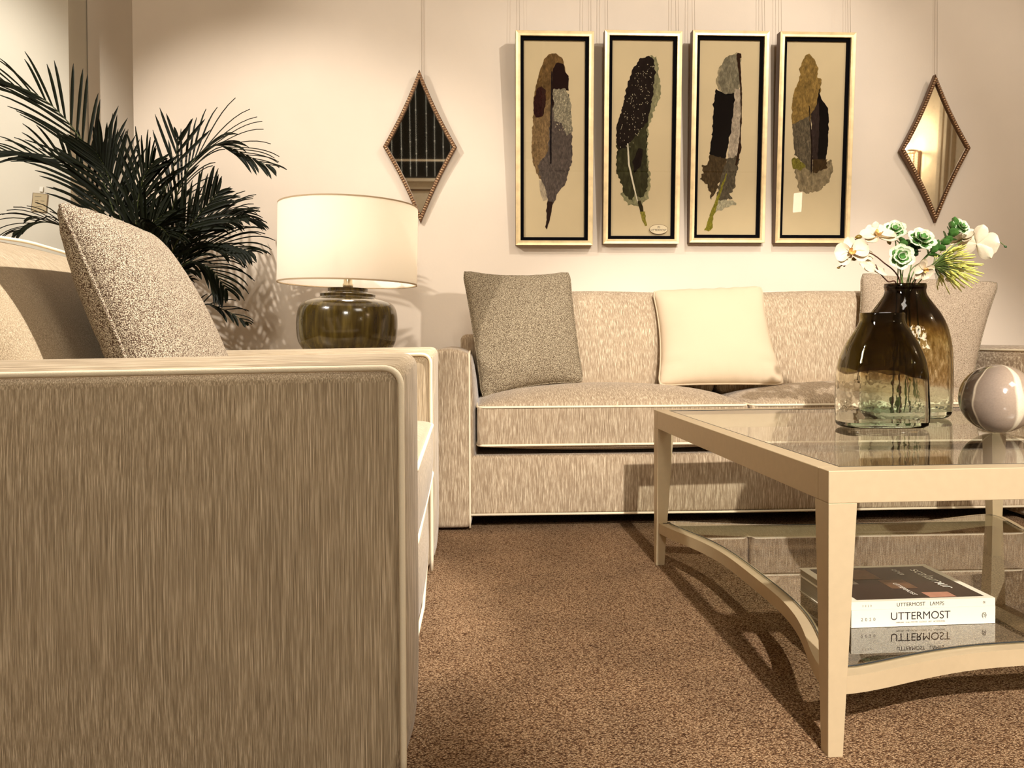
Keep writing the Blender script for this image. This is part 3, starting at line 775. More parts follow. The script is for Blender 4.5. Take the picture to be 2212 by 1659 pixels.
# left orchid spray
o1 = stalk('white orchid spray arching left over the framed feather', off=(-.02, -.01))
stem(o1, [o1.location, (1.106, 1.955, .60), (1.112, 1.955, .80), (1.055, 1.945, .865), (1.0, 1.93, .888), (.965, 1.92, .868), (.925, 1.915, .846)])
stem(o1, [(.985, 1.93, .885), (.982, 1.92, .912), (.965, 1.915, .918)], .0014)
orchid(o1, (.952, 1.90, .882), (-.35, -1, .1), .080, .2)
orchid(o1, (1.030, 1.92, .922), (-.1, -.55, .75), .086, .1)
orchid(o1, (1.012, 1.96, .895), (-.1, .5, -.45), .066, .6, False)
for c_, d_, L_ in (((.970, 1.90, .921), (1, 0, .1), .020), ((.945, 1.905, .863), (1, 0, .25), .021), ((.962, 1.905, .867), (1, 0, .3), .018), ((.925, 1.913, .845), (1, 0, .1), .010), ((.940, 1.913, .850), (.6, 0, 1), .008), ((1.060, 1.92, .912), (.4, 0, -1), .018)):
    bud(o1, c_, d_, L_)
# rear left orchid
o2 = stalk('white orchid with drooping blossom low on the left of the bouquet', off=(-.035, 0))
stem(o2, [o2.location, (1.095, 1.96, .65), (1.100, 1.955, .80), (1.068, 1.94, .812), (1.04, 1.93, .835), (1.03, 1.93, .855)])
orchid(o2, (1.030, 1.935, .850), (-.3, .7, -.8), .072, .3, False)
orchid(o2, (1.072, 2.01, .950), (.1, 1, .25), .052, 0, False)
# centre low orchid
o3 = stalk('cream orchid blossom hanging over the black vase neck', off=(.012, -.018))
stem(o3, [o3.location, (1.140, 1.998, .70), (1.140, 1.940, .81), (1.147, 1.93, .835)])
orchid(o3, (1.150, 1.920, .843), (.15, -1, -.55), .060, 2.6, True)
# right orchid spray
o4 = stalk('white orchid spray on the right with a bare budded tip', off=(.03, .01))
stem(o4, [o4.location, (1.150, 1.975, .65), (1.150, 1.975, .80), (1.215, 1.975, .865), (1.275, 1.97, .915), (1.325, 1.97, .937), (1.375, 1.97, .925), (1.405, 1.97, .905)], .0022, .0009, M['stem_g'])
orchid(o4, (1.318, 1.96, .912), (.75, .6, .1), .098, .3, False)
orchid(o4, (1.290, 1.975, .925), (-.55, -.2, .7), .060, .3, False)
orchid(o4, (1.275, 1.97, .842), (.3, -.6, -.9), .074, 1.1, False)
bud(o4, (1.377, 1.97, .921), (1, 0, -.5), .022, M['leaf_d']); bud(o4, (1.403, 1.97, .906), (1, 0, -.6), .010, M['leaf_d'])
# variegated rosette stems
def rosette(root, c, face, size, layers=3):
    fm = Matrix.Translation(Vector(c)-root.location) @ frame_from(face)
    outer = []; inner = []
    for l in range(layers):
        k = 6-l; L_ = size*(.50-.12*l)
        for i in range(k):
            a = 360/k*i+l*31+random.uniform(-8, 8); tilt = 4+l*19
            lf = petal(L_, L_*.85, .25, 8, 6)
            mt = Matrix.Rotation(R(a), 4, 'Z') @ Matrix.Translation((0, 0, l*size*.05)) @ Matrix.Rotation(R(tilt), 4, 'X')
            outer.append(xf(lf, mt))
            inner.append(xf(petal(L_*.76, L_*.50, .25, 6, 4), mt @ Matrix.Translation((0, 0, .0014))))
    a_ = obj('leaf_rosette', *xf(join(*outer), fm), M['leaf_w'], root)
    obj('leaf_centre', *xf(join(*inner), fm), M['leaf_g'], a_)
def rose_stem(label, pts, c, face, size, off):
    r = stalk(label, 'variegated_leaf_stem', 'leaf stem', off)
    stem(r, [r.location]+pts+[c], .0018, .0013, M['stem_g']); rosette(r, c, face, size); return r
rose_stem('variegated leaf rosette at the top centre of the bouquet, the widest one', [(1.128, 1.957, .75), (1.140, 1.955, .86)], (1.158, 1.945, .918), (.0, -.85, .6), .078, (0, 0))
rose_stem('variegated leaf rosette at the lower left above the vase neck', [(1.115, 1.95, .76), (1.105, 1.945, .84)], (1.088, 1.915, .872), (-.25, -1, .1), .070, (-.012, .018))
rose_stem('variegated leaf rosette at the upper left beside the orchids', [(1.120, 1.97, .78), (1.105, 1.965, .89)], (1.094, 1.955, .945), (-.3, -.9, .6), .062, (-.03, .018))
rose_stem('small variegated leaf rosette at the upper right by the large orchid', [(1.145, 1.98, .78), (1.21, 1.98, .90)], (1.270, 1.955, .953), (.2, -.9, .5), .052, (.045, -.012))
# eucalyptus branches
def euc(label, pts, m, L0, off, npair=9, start=.35):
    r = stalk(label, 'eucalyptus_branch', 'leaf stem', off)
    path = spline([r.location]+pts, 10)
    obj('stem', *tube([p-r.location for p in path], .0014, 6), M['stem_g'], r)
    parts = []
    for i in range(npair):
        t = start+(1-start)*i/(npair-1); k = min(len(path)-2, int(t*(len(path)-1)))
        p = path[k]; d = (path[k+1]-path[k]).normalized()
        for s in (0, 180):
            dirv = Matrix.Rotation(R(s+i*80+random.uniform(-20, 20)), 3, d) @ d.orthogonal().normalized()
            dirv = (dirv+d*.6).normalized()
            z = dirv.cross(d).cross(dirv).normalized(); x = dirv.cross(z)
            mt = Matrix((x, dirv, z)).transposed().to_4x4(); mt.translation = p-r.location
            L_ = L0*random.uniform(.75, 1.1)
            parts.append(xf(petal(L_, L_*.75, .2, 5, 4), mt))
    obj('leaves', *join(*parts), m, r)
    return r
euc('dark green eucalyptus branch leaning right behind the lime filler', [(1.14, 1.98, .80), (1.185, 1.975, .872), (1.235, 1.965, .918), (1.262, 1.96, .955)], M['leaf_g'], .030, (.02, .028), 12, .55)
euc('dark green leaf branch in the centre of the bouquet', [(1.125, 1.975, .80), (1.130, 1.965, .865), (1.150, 1.96, .905)], M['leaf_d'], .030, (0, .035), 10, .6)
euc('dark green leaf branch at the left of the bouquet', [(1.11, 1.97, .80), (1.105, 1.955, .86), (1.115, 1.95, .915)], M['leaf_g'], .027, (-.022, .032), 10, .6)
# lime filler spray
fs = stalk('lime green feathery filler spray fanning out to the right', 'filler_spray', 'leaf stem', (.05, 0))
base = Vector((1.150, 1.955, .80)); hub = Vector((1.185, 1.935, .850))
st = [tube([Vector((0, 0, 0)), base-fs.location, hub-fs.location], .0018, 6)]; tips = []
for i in range(210):
    a = random.uniform(-42, 52); b = random.uniform(-60, 45); L_ = random.uniform(.05, .118)*(1-.004*abs(a))
    d = Vector((math.cos(R(a))*math.cos(R(b)), math.sin(R(b))*1.0, math.sin(R(a)))).normalized()
    s0 = hub+d*random.uniform(0, .03)-fs.location; e = hub+d*L_-fs.location+Vector((0, 0, -.1*L_))
    mid = (s0+e)/2+Vector((0, 0, .05*L_))
    st.append(tube([s0, mid, e], .0006, 4, cap=False))
    tips.append(tube([mid+(e-mid)*.25, mid+(e-mid)*.7, e], [.0008, .0017, .0010], 5))
obj('stem', *join(*st), M['stem_g'], fs); obj('floret_tips', *join(*tips), M['filler'], fs)

# ---------------------------------------------------------------- side table + lamp
stb = empty('side_table', 'champagne square side table in the corner under the table lamp', 'table', (-.52, 2.83, 0))
bevel(obj('table_top', *box(-.27, .27, -.27, .27, .585, .612), M['table'], stb, smooth=False), .002)
for sx in (-1, 1):
    for sy in (-1, 1): obj('leg', *box(sx*.25-.018, sx*.25+.018, sy*.25-.018, sy*.25+.018, 0, .586), M['table'], stb, smooth=False)
lamp = empty('table_lamp', 'table lamp with white drum shade and glossy olive jar base', 'lamp', (-.472, 2.88, .612), rot=(0, R(1.2), 0))
def glaze():
    m, nt, N, L, P = new_mat('olive_brown_crackle_glaze')
    tc = N.new('ShaderNodeTexCoord'); mp = N.new('ShaderNodeMapping'); mp.inputs['Scale'].default_value = (55, 55, 5)
    n = N.new('ShaderNodeTexNoise'); n.inputs['Scale'].default_value = 1; n.inputs['Detail'].default_value = 4
    L.new(tc.outputs['Object'], mp.inputs[0]); L.new(mp.outputs[0], n.inputs['Vector'])
    r = ramp(N, [(.3, sRGB(46, 34, 12)), (.55, sRGB(78, 64, 24)), (.75, sRGB(112, 96, 44))]); L.new(n.outputs['Fac'], r.inputs['Fac'])
    L.new(r.outputs['Color'], P.inputs['Base Color']); P.inputs['Roughness'].default_value = .16; P.inputs['Coat Weight'].default_value = .35; P.inputs['Coat Roughness'].default_value = .04
    b = N.new('ShaderNodeBump'); b.inputs['Strength'].default_value = .25; b.inputs['Distance'].default_value = .002; L.new(n.outputs['Fac'], b.inputs['Height']); L.new(b.outputs['Normal'], P.inputs['Normal'])
    return m
prof = [(0, 0), (.135, 0), (.143, .004), (.158, .018), (.175, .045), (.1825, .08), (.184, .12), (.181, .155), (.172, .18), (.158, .194), (.135, .203), (.108, .209), (.101, .214), (.101, .222), (.099, .226), (.086, .228), (.075, .230), (.073, .236), (.073, .244), (.070, .247), (.02, .248), (0, .248)]
jb = obj('jar_base', *lathe([(p.x, p.y) for p in [Vector(q) for q in spline([(a, b, 0) for a, b in prof], 3)]], 72), glaze(), lamp); autosmooth(jb, 50)
obj('neck', *lathe([(0, .247), (.019, .247), (.019, .262), (.016, .265), (.016, .33), (0, .33)], 24), M['metal'], lamp)
obj('harp', *join(tube([(-.0, 0, .31), (0, .0, .50)], .003, 6), tube([(-.24, 0, .345), (.24, 0, .345)], .002, 6), tube([(0, -.24, .345), (0, .24, .345)], .002, 6)), M['metal'], lamp)
def shade_mat():
    m = bpy.data.materials.new('white_linen_shade'); m.use_nodes = True; nt = m.node_tree; N = nt.nodes; L = nt.links
    P = N['Principled BSDF']; P.inputs['Base Color'].default_value = sRGB(252, 247, 238); P.inputs['Roughness'].default_value = .9
    t = N.new('ShaderNodeBsdfTranslucent'); t.inputs[0].default_value = sRGB(254, 246, 232)
    mx = N.new('ShaderNodeMixShader'); mx.inputs[0].default_value = .5
    tc = N.new('ShaderNodeTexCoord'); n = N.new('ShaderNodeTexNoise'); n.inputs['Scale'].default_value = 500; L.new(tc.outputs['Object'], n.inputs['Vector'])
    b = N.new('ShaderNodeBump'); b.inputs['Strength'].default_value = .15; b.inputs['Distance'].default_value = .001; L.new(n.outputs['Fac'], b.inputs['Height']); L.new(b.outputs['Normal'], P.inputs['Normal'])
    L.new(P.outputs[0], mx.inputs[1]); L.new(t.outputs[0], mx.inputs[2]); L.new(mx.outputs[0], N['Material Output'].inputs['Surface'])
    return m
zb_, zt_ = .262, .548
sh = obj('lamp_shade', *lathe([(.2535, zb_), (.2535, zt_), (.2515, zt_), (.2515, zb_), (.2535, zb_)], 96), shade_mat(), lamp); autosmooth(sh, 50)
for z in (zb_-.001, zt_-.004): obj('shade_trim', *lathe([(.2542, z), (.2542, z+.005), (.2508, z+.005), (.2508, z), (.2542, z)], 96), M['trim_tape'], sh)
bm_, nt_, N_, L_, P_ = new_mat('warm_bulb'); P_.inputs['Emission Color'].default_value = (1, .78, .5, 1); P_.inputs['Emission Strength'].default_value = 5
obj('bulb', *lathe([(0, .325), (.014, .33), (.028, .36), (.031, .385), (.022, .41), (0, .42)], 20), bm_, lamp)
pl = bpy.data.lights.new('bulb_light', 'POINT'); pl.energy = 3.4; pl.color = (1, .93, .85); pl.shadow_soft_size = .035
plo = bpy.data.objects.new('bulb_light', pl); col.objects.link(plo); plo.parent = lamp; plo.location = (0, 0, .46)

# ---------------------------------------------------------------- framed feathers
wash = {}
def wmat(rgb, var=.35, sc=38, rough=.8):
    k = (rgb, var, sc)
    if k not in wash:
        # pigment pooled in streaks that run along the vane
        m, nt, N, L, P = new_mat('watercolour_%d' % len(wash)); c = sRGB(*rgb)[:3]
        f0, f1 = (1, 1) if sum(rgb) > 560 else (.38, .92)
        tc = N.new('ShaderNodeTexCoord'); mp = N.new('ShaderNodeMapping'); mp.inputs['Scale'].default_value = (2.2, 1, 1); mp.inputs['Rotation'].default_value = (0, 0, .25)
        a = N.new('ShaderNodeTexNoise'); a.inputs['Scale'].default_value = sc; a.inputs['Detail'].default_value = 9; a.inputs['Roughness'].default_value = .72; a.inputs['Distortion'].default_value = .6
        L.new(tc.outputs['Object'], mp.inputs[0]); L.new(mp.outputs[0], a.inputs['Vector'])
        r = ramp(N, [(.34, tuple(x*f0*(1-var*.5) for x in c)+(1,)), (.52, tuple(x*f1*.72 for x in c)+(1,)), (.68, tuple(min(1, x*f1*(1+var)) for x in c)+(1,))])
        L.new(a.outputs['Fac'], r.inputs['Fac']); L.new(r.outputs['Color'], P.inputs['Base Color'])
        P.inputs['Roughness'].default_value = .9; P.inputs['Specular IOR Level'].default_value = .03
        wash[k] = m
    return wash[k]
def blob(pts, jit, seed, step=.012):
    """turn an outline into a ragged watercolour edge"""
    P = [Vector((x, y, 0)) for x, y in pts]; P.append(P[0]); Q = dense(P, step)[:-1]; out = []
    for i, p in enumerate(Q):
        a = Q[i-1]; b = Q[(i+1) % len(Q)]; t = (b-a)
        nn = Vector((t.y, -t.x, 0)); nn = nn.normalized() if nn.length > 0 else nn
        out.append(p+nn*jit*(noise.noise(Vector((p.x*60+seed, p.y*60, seed)))*1.6+noise.noise(Vector((p.x*170+seed, p.y*170, seed)))*.8))
    return out
def tri_fill(pts, z):
    bm = bmesh.new(); vs = [bm.verts.new((p.x, p.y, z)) for p in pts]
    es = [bm.edges.new((vs[i], vs[(i+1) % len(vs)])) for i in range(len(vs))]
    bmesh.ops.triangle_fill(bm, use_beauty=True, use_dissolve=False, edges=es)
    bm.verts.index_update(); V = [tuple(v.co) for v in bm.verts]; F = [tuple(v.index for v in f.verts) for f in bm.faces]
    for k, f in enumerate(bm.faces):
        if f.normal.z < 0: F[k] = tuple(reversed(F[k]))
    bm.free(); return V, F
FW, FH, FT = .351, .947, .045
ART = {
 0: dict(q=((65, 82), (612, 82), (612, 1562), (84, 1562)), p=[
  ((184, 166, 138), .2, [(240, 1100), (300, 1120), (300, 1240), (270, 1250), (250, 1190)], .002),
  ((116, 88, 52), .35, [(300, 232), (350, 226), (400, 262), (415, 330), (420, 420), (330, 520), (310, 660), (200, 680), (196, 560), (212, 450), (240, 340), (270, 265)], .002),
  ((140, 112, 76), .35, [(196, 640), (320, 520), (330, 960), (300, 1110), (240, 1090), (200, 1000), (186, 900), (190, 760)], .003),
  ((96, 84, 76), .3, [(320, 560), (440, 500), (455, 620), (470, 880), (470, 960), (440, 1060), (430, 1120), (370, 1190), (350, 1250), (330, 1300), (305, 1300), (300, 1230), (280, 1140), (250, 1090), (230, 1000), (300, 900)], .004),
  ((34, 18, 18), .3, [(330, 330), (360, 290), (405, 300), (410, 340), (440, 380), (440, 480), (400, 480), (330, 620), (320, 500)], .002),
  ((58, 32, 28), .2, [(218, 470), (250, 450), (280, 480), (284, 560), (262, 660), (215, 668), (198, 640), (200, 560)], .003),
  ((150, 140, 116), .6, [(335, 470), (420, 470), (455, 560), (470, 760), (430, 790), (390, 700), (338, 690)], .004),
  ((24, 20, 26), .2, [(318, 350), (326, 350), (324, 700), (326, 985), (316, 990), (312, 900), (316, 600)], .001),
  ((44, 26, 20), .3, [(302, 1250), (336, 1255), (326, 1340), (308, 1420), (298, 1450), (288, 1430), (296, 1380), (294, 1300)], .002)]),
 1: dict(q=((683, 80), (1225, 80), (1213, 1558), (683, 1558)), p=[
  ((150, 144, 106), .25, [(1010, 240), (1050, 245), (1075, 400), (1085, 500), (1040, 620), (1000, 720), (990, 900), (1020, 1130), (1000, 1230), (940, 1290), (860, 1280), (810, 1210), (860, 1100), (980, 700), (1020, 500)], .006),
  ((60, 58, 36), .45, [(830, 720), (1000, 640), (985, 800), (990, 960), (1000, 1090), (990, 1180), (945, 1240), (905, 1200), (890, 1260), (830, 1200), (800, 1100), (778, 1060), (775, 800)], .006),
  ((30, 22, 20), .5, [(940, 262), (1000, 243), (1035, 280), (1045, 360), (1030, 480), (1015, 600), (985, 700), (940, 760), (850, 870), (800, 900), (780, 860), (772, 740), (815, 600), (850, 440), (880, 340)], .005),
  ((24, 16, 16), .3, [(930, 880), (965, 890), (950, 1000), (900, 1060), (890, 980)], .004),
  ((226, 214, 186), .1, [(850, 850), (858, 850), (870, 1000), (900, 1130), (930, 1260), (924, 1265), (888, 1130), (856, 990)], .0006),
  ((52, 44, 26), .3, [(925, 1255), (945, 1250), (965, 1290), (970, 1345), (945, 1330)], .002),
  ((150, 138, 58), .25, [(945, 1330), (980, 1325), (985, 1380), (992, 1425), (980, 1430), (960, 1390)], .002)]),
 2: dict(q=((90, 85), (620, 85), (582, 1550), (65, 1550)), p=[
  ((170, 154, 120), .2, [(255, 440), (270, 350), (330, 260), (400, 225), (432, 250), (425, 460), (300, 520)], .004),
  ((134, 124, 100), .3, [(330, 250), (400, 235), (415, 300), (420, 470), (380, 520), (300, 500), (275, 440), (290, 330)], .004),
  ((188, 170, 146), .15, [(385, 470), (430, 480), (430, 800), (410, 950), (350, 1050), (330, 1040), (370, 650)], .003),
  ((12, 10, 12), .2, [(255, 470), (320, 510), (385, 500), (378, 640), (345, 860), (310, 1000), (270, 1030), (215, 960), (215, 890), (232, 800), (238, 600)], .004),
  ((78, 62, 40), .45, [(215, 930), (330, 960), (330, 1040), (270, 1140), (250, 1200), (225, 1240), (200, 1150), (150, 1100), (170, 1060), (155, 1010), (200, 985)], .008),
  ((94, 84, 66), .4, [(330, 960), (400, 940), (420, 960), (390, 1100), (385, 1160), (355, 1200), (370, 1240), (280, 1250), (260, 1230), (290, 1100)], .006),
  ((52, 32, 20), .3, [(398, 240), (408, 228), (432, 232), (436, 260), (424, 265), (438, 500), (435, 700), (428, 830), (434, 880), (400, 1010), (390, 1000), (418, 830), (428, 640), (424, 450)], .0015),
  ((186, 176, 144), .2, [(260, 1250), (370, 1250), (400, 1270), (330, 1300), (250, 1330)], .006),
  ((140, 132, 44), .3, [(328, 1060), (334, 1062), (290, 1200), (230, 1400), (235, 1440), (205, 1470), (175, 1460), (190, 1420), (240, 1280)], .003)]),
 3: dict(q=((690, 92), (1225, 96), (1170, 1552), (650, 1552)), p=[
  ((150, 132, 100), .25, [(790, 960), (900, 1010), (1020, 980), (1060, 960), (1070, 1030), (1040, 1120), (980, 1180), (890, 1200), (830, 1180), (810, 1080)], .006),
  ((146, 116, 62), .3, [(880, 240), (905, 230), (940, 270), (965, 330), (965, 395), (990, 410), (985, 480), (960, 600), (905, 700), (790, 760), (778, 660), (790, 520), (810, 460), (830, 420), (840, 330), (860, 280)], .004),
  ((104, 92, 72), .5, [(785, 720), (905, 660), (920, 800), (920, 1050), (880, 1020), (800, 930), (790, 820)], .004),
  ((128, 118, 48), .3, [(780, 950), (830, 960), (880, 1010), (840, 1040), (790, 1020)], .005),
  ((12, 10, 12), .2, [(975, 470), (990, 540), (1035, 600), (1042, 680), (1035, 860), (1020, 950), (1020, 990), (940, 1000), (925, 860), (920, 680), (950, 600)], .003),
  ((56, 44, 40), .5, [(915, 650), (970, 560), (975, 700), (960, 980), (930, 1020), (920, 860)], .004),
  ((70, 52, 30), .4, [(930, 960), (1030, 960), (1030, 1020), (930, 1060)], .005),
  ((38, 26, 22), .2, [(900, 590), (906, 590), (925, 860), (926, 1000), (914, 1090), (912, 1040), (916, 860)], .0008)]),
}
ART_LABEL = ['framed brown feather print with a dark oval spot, leftmost of four', 'framed black speckled feather print with an oval sticker on its glass',
             'framed feather print with a black left half and slim brown quill', 'framed feather print with golden tip and black right side, nearest the orchids']
LEAN = math.atan(.06/.945)
FX = (.3655, .7645, 1.1625, 1.5625); FZ = (1.0935, 1.1005, 1.1062, 1.1058)
for k in range(4):
    q = ART[k]['q']
    def mp_(px, py):
        # image quad -> frame plane (metres, x right, y up)
        v = (py-q[0][1])/(q[3][1]-q[0][1]); xl = q[0][0]+(q[3][0]-q[0][0])*v; xr = q[1][0]+(q[2][0]-q[1][0])*v
        return (((px-xl)/(xr-xl)-.5)*FW, FH*(1-v))
    # frame local axes: x right, y up the picture, z towards the room
    r = empty('framed_feather_print', ART_LABEL[k], 'picture', (FX[k], 3.488, FZ[k]), group='four framed feather prints hung in a row')
    r.rotation_euler = (math.pi/2 + LEAN, 0, 0)
    mw = .0215; V = []; F = []
    def fring(x, y0, y1, z): return [(-x, y0, z), (x, y0, z), (x, y1, z), (-x, y1, z)]
    secs = [(FW/2, 0, FH, -FT+.002), (FW/2, 0, FH, -.001), (FW/2-.001, .001, FH-.001, 0), (FW/2-mw*.55, mw*.55, FH-mw*.55, -.0018), (FW/2-mw, mw, FH-mw, -.0012), (FW/2-mw, mw, FH-mw, -.02)]
    for s in secs: V += fring(*s)
    mi = []
    for i in range(len(secs)-1):
        for j in range(4): F.append((i*4+j, i*4+(j+1) % 4, i*4+4+(j+1) % 4, i*4+4+j)); mi.append(1 if i == 0 else 0)
    obj('moulding', V, F, parent=r, smooth=False, mats=[M['gold'], M['frame_side']], mi=mi)
    li = .0155; x1 = FW/2-mw; V = fring(x1, mw, FH-mw, -.012)+fring(x1-li, mw+li, FH-mw-li, -.012)+fring(x1-li, mw+li, FH-mw-li, -.022)
    F = [(i*4+j, i*4+(j+1) % 4, i*4+4+(j+1) % 4, i*4+4+j) for i in range(2) for j in range(4)]
    obj('liner', V, F, M['black_liner'], r, smooth=False)
    x1 -= li; yb, yt = mw+li, FH-mw-li; x1 += .004; yb -= .004; yt += .004
    V, F = [(-x1, yb, -.0205), (x1, yb, -.0205), (x1, yt, -.0205), (-x1, yt, -.0205)], [(0, 1, 2, 3)]
    mats = [M['paper']]; mi = [0]
    for li_, (rgb, var, outl, jit) in enumerate(ART[k]['p']):
        bl = blob([mp_(*p) for p in outl], jit, 3+k*10+li_, .006)
        v2, f2 = tri_fill(bl, -.0203+.00012*li_)
        n0 = len(V); V += v2; F += [tuple(i+n0 for i in f) for f in f2]
        mats.append(wmat(rgb, var, 30+7*li_)); mi += [len(mats)-1]*len(f2)
    if k == 1 or k == 0:   # white flecks in the dark vane
        flecks = []
        rg = random.Random(5+k); sp = (800, 1040, 300, 880) if k == 1 else (345, 460, 480, 760)
        mats.append(wmat((222, 206, 168), .1, 50)); cnt = 0
        while cnt < (150 if k == 1 else 110):
            px, py = rg.uniform(sp[0], sp[1]), rg.uniform(sp[2], sp[3])
            if k == 1:
                cx_ = 985-(py-300)*.27; wd_ = 55+min(30, (py-300)*.15)
                if abs(px-cx_) > wd_: continue
            x, y = mp_(px, py); s1, s2 = rg.uniform(.0006, .0014), rg.uniform(.0012, .0038); a = rg.uniform(-.6, .6)
            pts = []
            for t in range(6):
                th = t*math.pi/3; ux, uy = s1*math.cos(th), s2*math.sin(th)
                pts.append((x+ux*math.cos(a)-uy*math.sin(a), y+ux*math.sin(a)+uy*math.cos(a), -.0190))
            n0 = len(V); V += pts; F.append(tuple(range(n0, n0+6))); mi.append(len(mats)-1); cnt += 1
    obj('feather_painting', V, F, parent=r, smooth=False, mats=mats, mi=mi)
    obj('picture_glass', *box(-x1, x1, yb, yt, -.0145, -.0130), M['glass_pane'], r, smooth=False)
    obj('backing', *box(-FW/2+.004, FW/2-.004, .004, FH-.004, -FT+.003, -.0235), M['frame_side'], r, smooth=False)
    if k == 1:
        x, y = mp_(1073, 1453)
        el = [(x+.0420*math.cos(t*math.pi/24), y+.0216*math.sin(t*math.pi/24), -.0126) for t in range(48)]
        stk = obj('oval_sticker', el, [tuple(range(48))], simple('sticker_film', sRGB(206, 188, 150), .5, bump=.02), r, smooth=False)
        obj('sticker_outline', *tube([(a, b, -.0124) for a, b, c in el], .0007, 5, closed=True), M['frame_side'], stk)
        obj('sticker_lettering', *xf(text_mesh('UTTERMOST', .0128, off=.0), Matrix.Translation((x, y-.0045, -.0122))), M['ink'], stk, smooth=False)
        obj('sticker_emblem', *xf(text_mesh('(S)', .0125, off=.0), Matrix.Translation((x, y+.0100, -.0122))), M['ink'], stk, smooth=False)
    for sx in (-1, 1):
        # two near-plumb wires to the rail above
        top = r.matrix_basis.inverted() if False else None
        mloc = Matrix.Translation(r.location) @ Euler(r.rotation_euler).to_matrix().to_4x4()
        a0 = mloc @ Vector((sx*(FW/2-.02), FH-.005, -FT+.006)); inv = mloc.inverted()
        for dx in (0, .012*sx):
            obj('hanging_wire', *tube([inv @ Vector((a0.x+dx, min(a0.y, WY-.004), a0.z)), inv @ Vector((a0.x+dx, WY-.006, 3.88))], .0007, 5), M['wire'], r)

# ---------------------------------------------------------------- diamond mirrors
def diamond(label, cx, zc, hw, hh, yaw, lean, tilt=0):
    r = empty('diamond_mirror', label, 'mirror', (cx, WY-.028, zc), group='diamond mirrors either side of the feather prints')
    r.rotation_euler = (math.pi/2+lean, tilt, yaw)
    # concave sided diamond outline
    def edge(sc, n_=16, z=0):
        C = [(0, hh), (-hw, 0), (0, -hh), (hw, 0)]; out = []
        for i in range(4):
            a = Vector(C[i]).to_3d(); b = Vector(C[(i+1) % 4]).to_3d(); m_ = (a+b)/2
            for t in range(n_):
                s = t/n_; p = a+(b-a)*s; p = p - m_.normalized()*(.010*math.sin(math.pi*s))
                out.append(p)
        return out
    E0 = edge(1); wd = .026
    def inset(d):
        # shrink about the centre so that all sides move in by about d
        n_ = hw*hh/math.hypot(hw, hh); return [p*(1-d/n_) for p in E0]
    A, B = E0, inset(wd*.75); n_ = len(A)
    # body of the moulding
    rings = [[Vector((p.x, p.y, -.018)) for p in A], [Vector((p.x, p.y, .006)) for p in A], [Vector((p.x, p.y, .010)) for p in inset(.004)], [Vector((p.x, p.y, .010)) for p in inset(wd*.65)], [Vector((p.x, p.y, .003)) for p in B], [Vector((p.x, p.y, -.018)) for p in B]]
    V = [v for rr in rings for v in rr]
    F = [(i*n_+j, i*n_+(j+1) % n_, (i+1)*n_+(j+1) % n_, (i+1)*n_+j) for i in range(len(rings)-1) for j in range(n_)]
    o = obj('moulding', V, F, M['bronze'], r, smooth=False)
    # carved beads round the moulding, one surface
    mid = inset(wd*.36); parts = []
    P_ = dense(mid+[mid[0]], .0001)
    L0 = 0; last = None; step = .0115; acc = 0
    for a, b in zip(mid, mid[1:]+[mid[0]]):
        seg = (b-a).length; t = step-acc if acc else 0
        while t < seg:
            p = a+(b-a)*(t/seg); d = (b-a).normalized(); nrm = Vector((-d.y, d.x, 0))
            m_ = Matrix((d, nrm, Vector((0, 0, 1)))).transposed().to_4x4(); m_.translation = Vector((p.x, p.y, .009))
            sph = lathe([(math.sin(math.pi*i/6), -math.cos(math.pi*i/6)) for i in range(7)], 8)
            parts.append(xf(sph, m_ @ Matrix.Diagonal((.0042, .0085, .0042, 1)))); t += step
        acc = (seg-(t-step)) % step
    obj('beading', *join(*parts), simple('burnished_bead', sRGB(178, 146, 112), .25, metal=.8, bump=.2, var=.4, vscale=160) if 'bead' not in M else M['bead'], o)
    g_ = [(p.x, p.y, .001) for p in inset(wd*.7)]
    obj('mirror_glass', [Vector(p) for p in g_]+[Vector((0, 0, .001))], [(i, (i+1) % n_, n_) for i in range(n_)], M['mirror'], r, smooth=False)
    inv = (Matrix.Translation(r.location) @ Euler(r.rotation_euler).to_matrix().to_4x4()).inverted()
    for dx in (.008, .019): obj('hanging_wire', *tube([inv @ Vector((cx+dx, WY-.010, zc+hh*.72)), inv @ Vector((cx+dx, WY-.006, 3.88))], .0007, 5), M['wire'], r)
    return r
diamond('dark diamond mirror on the wall above the white drum shade', -.240, 1.536, .166, .342, 0, R(2.6))
diamond('diamond mirror reflecting the cream wall, above the white orchids', 2.152, 1.545, .168, .341, 0, R(2.6), R(-2.0))

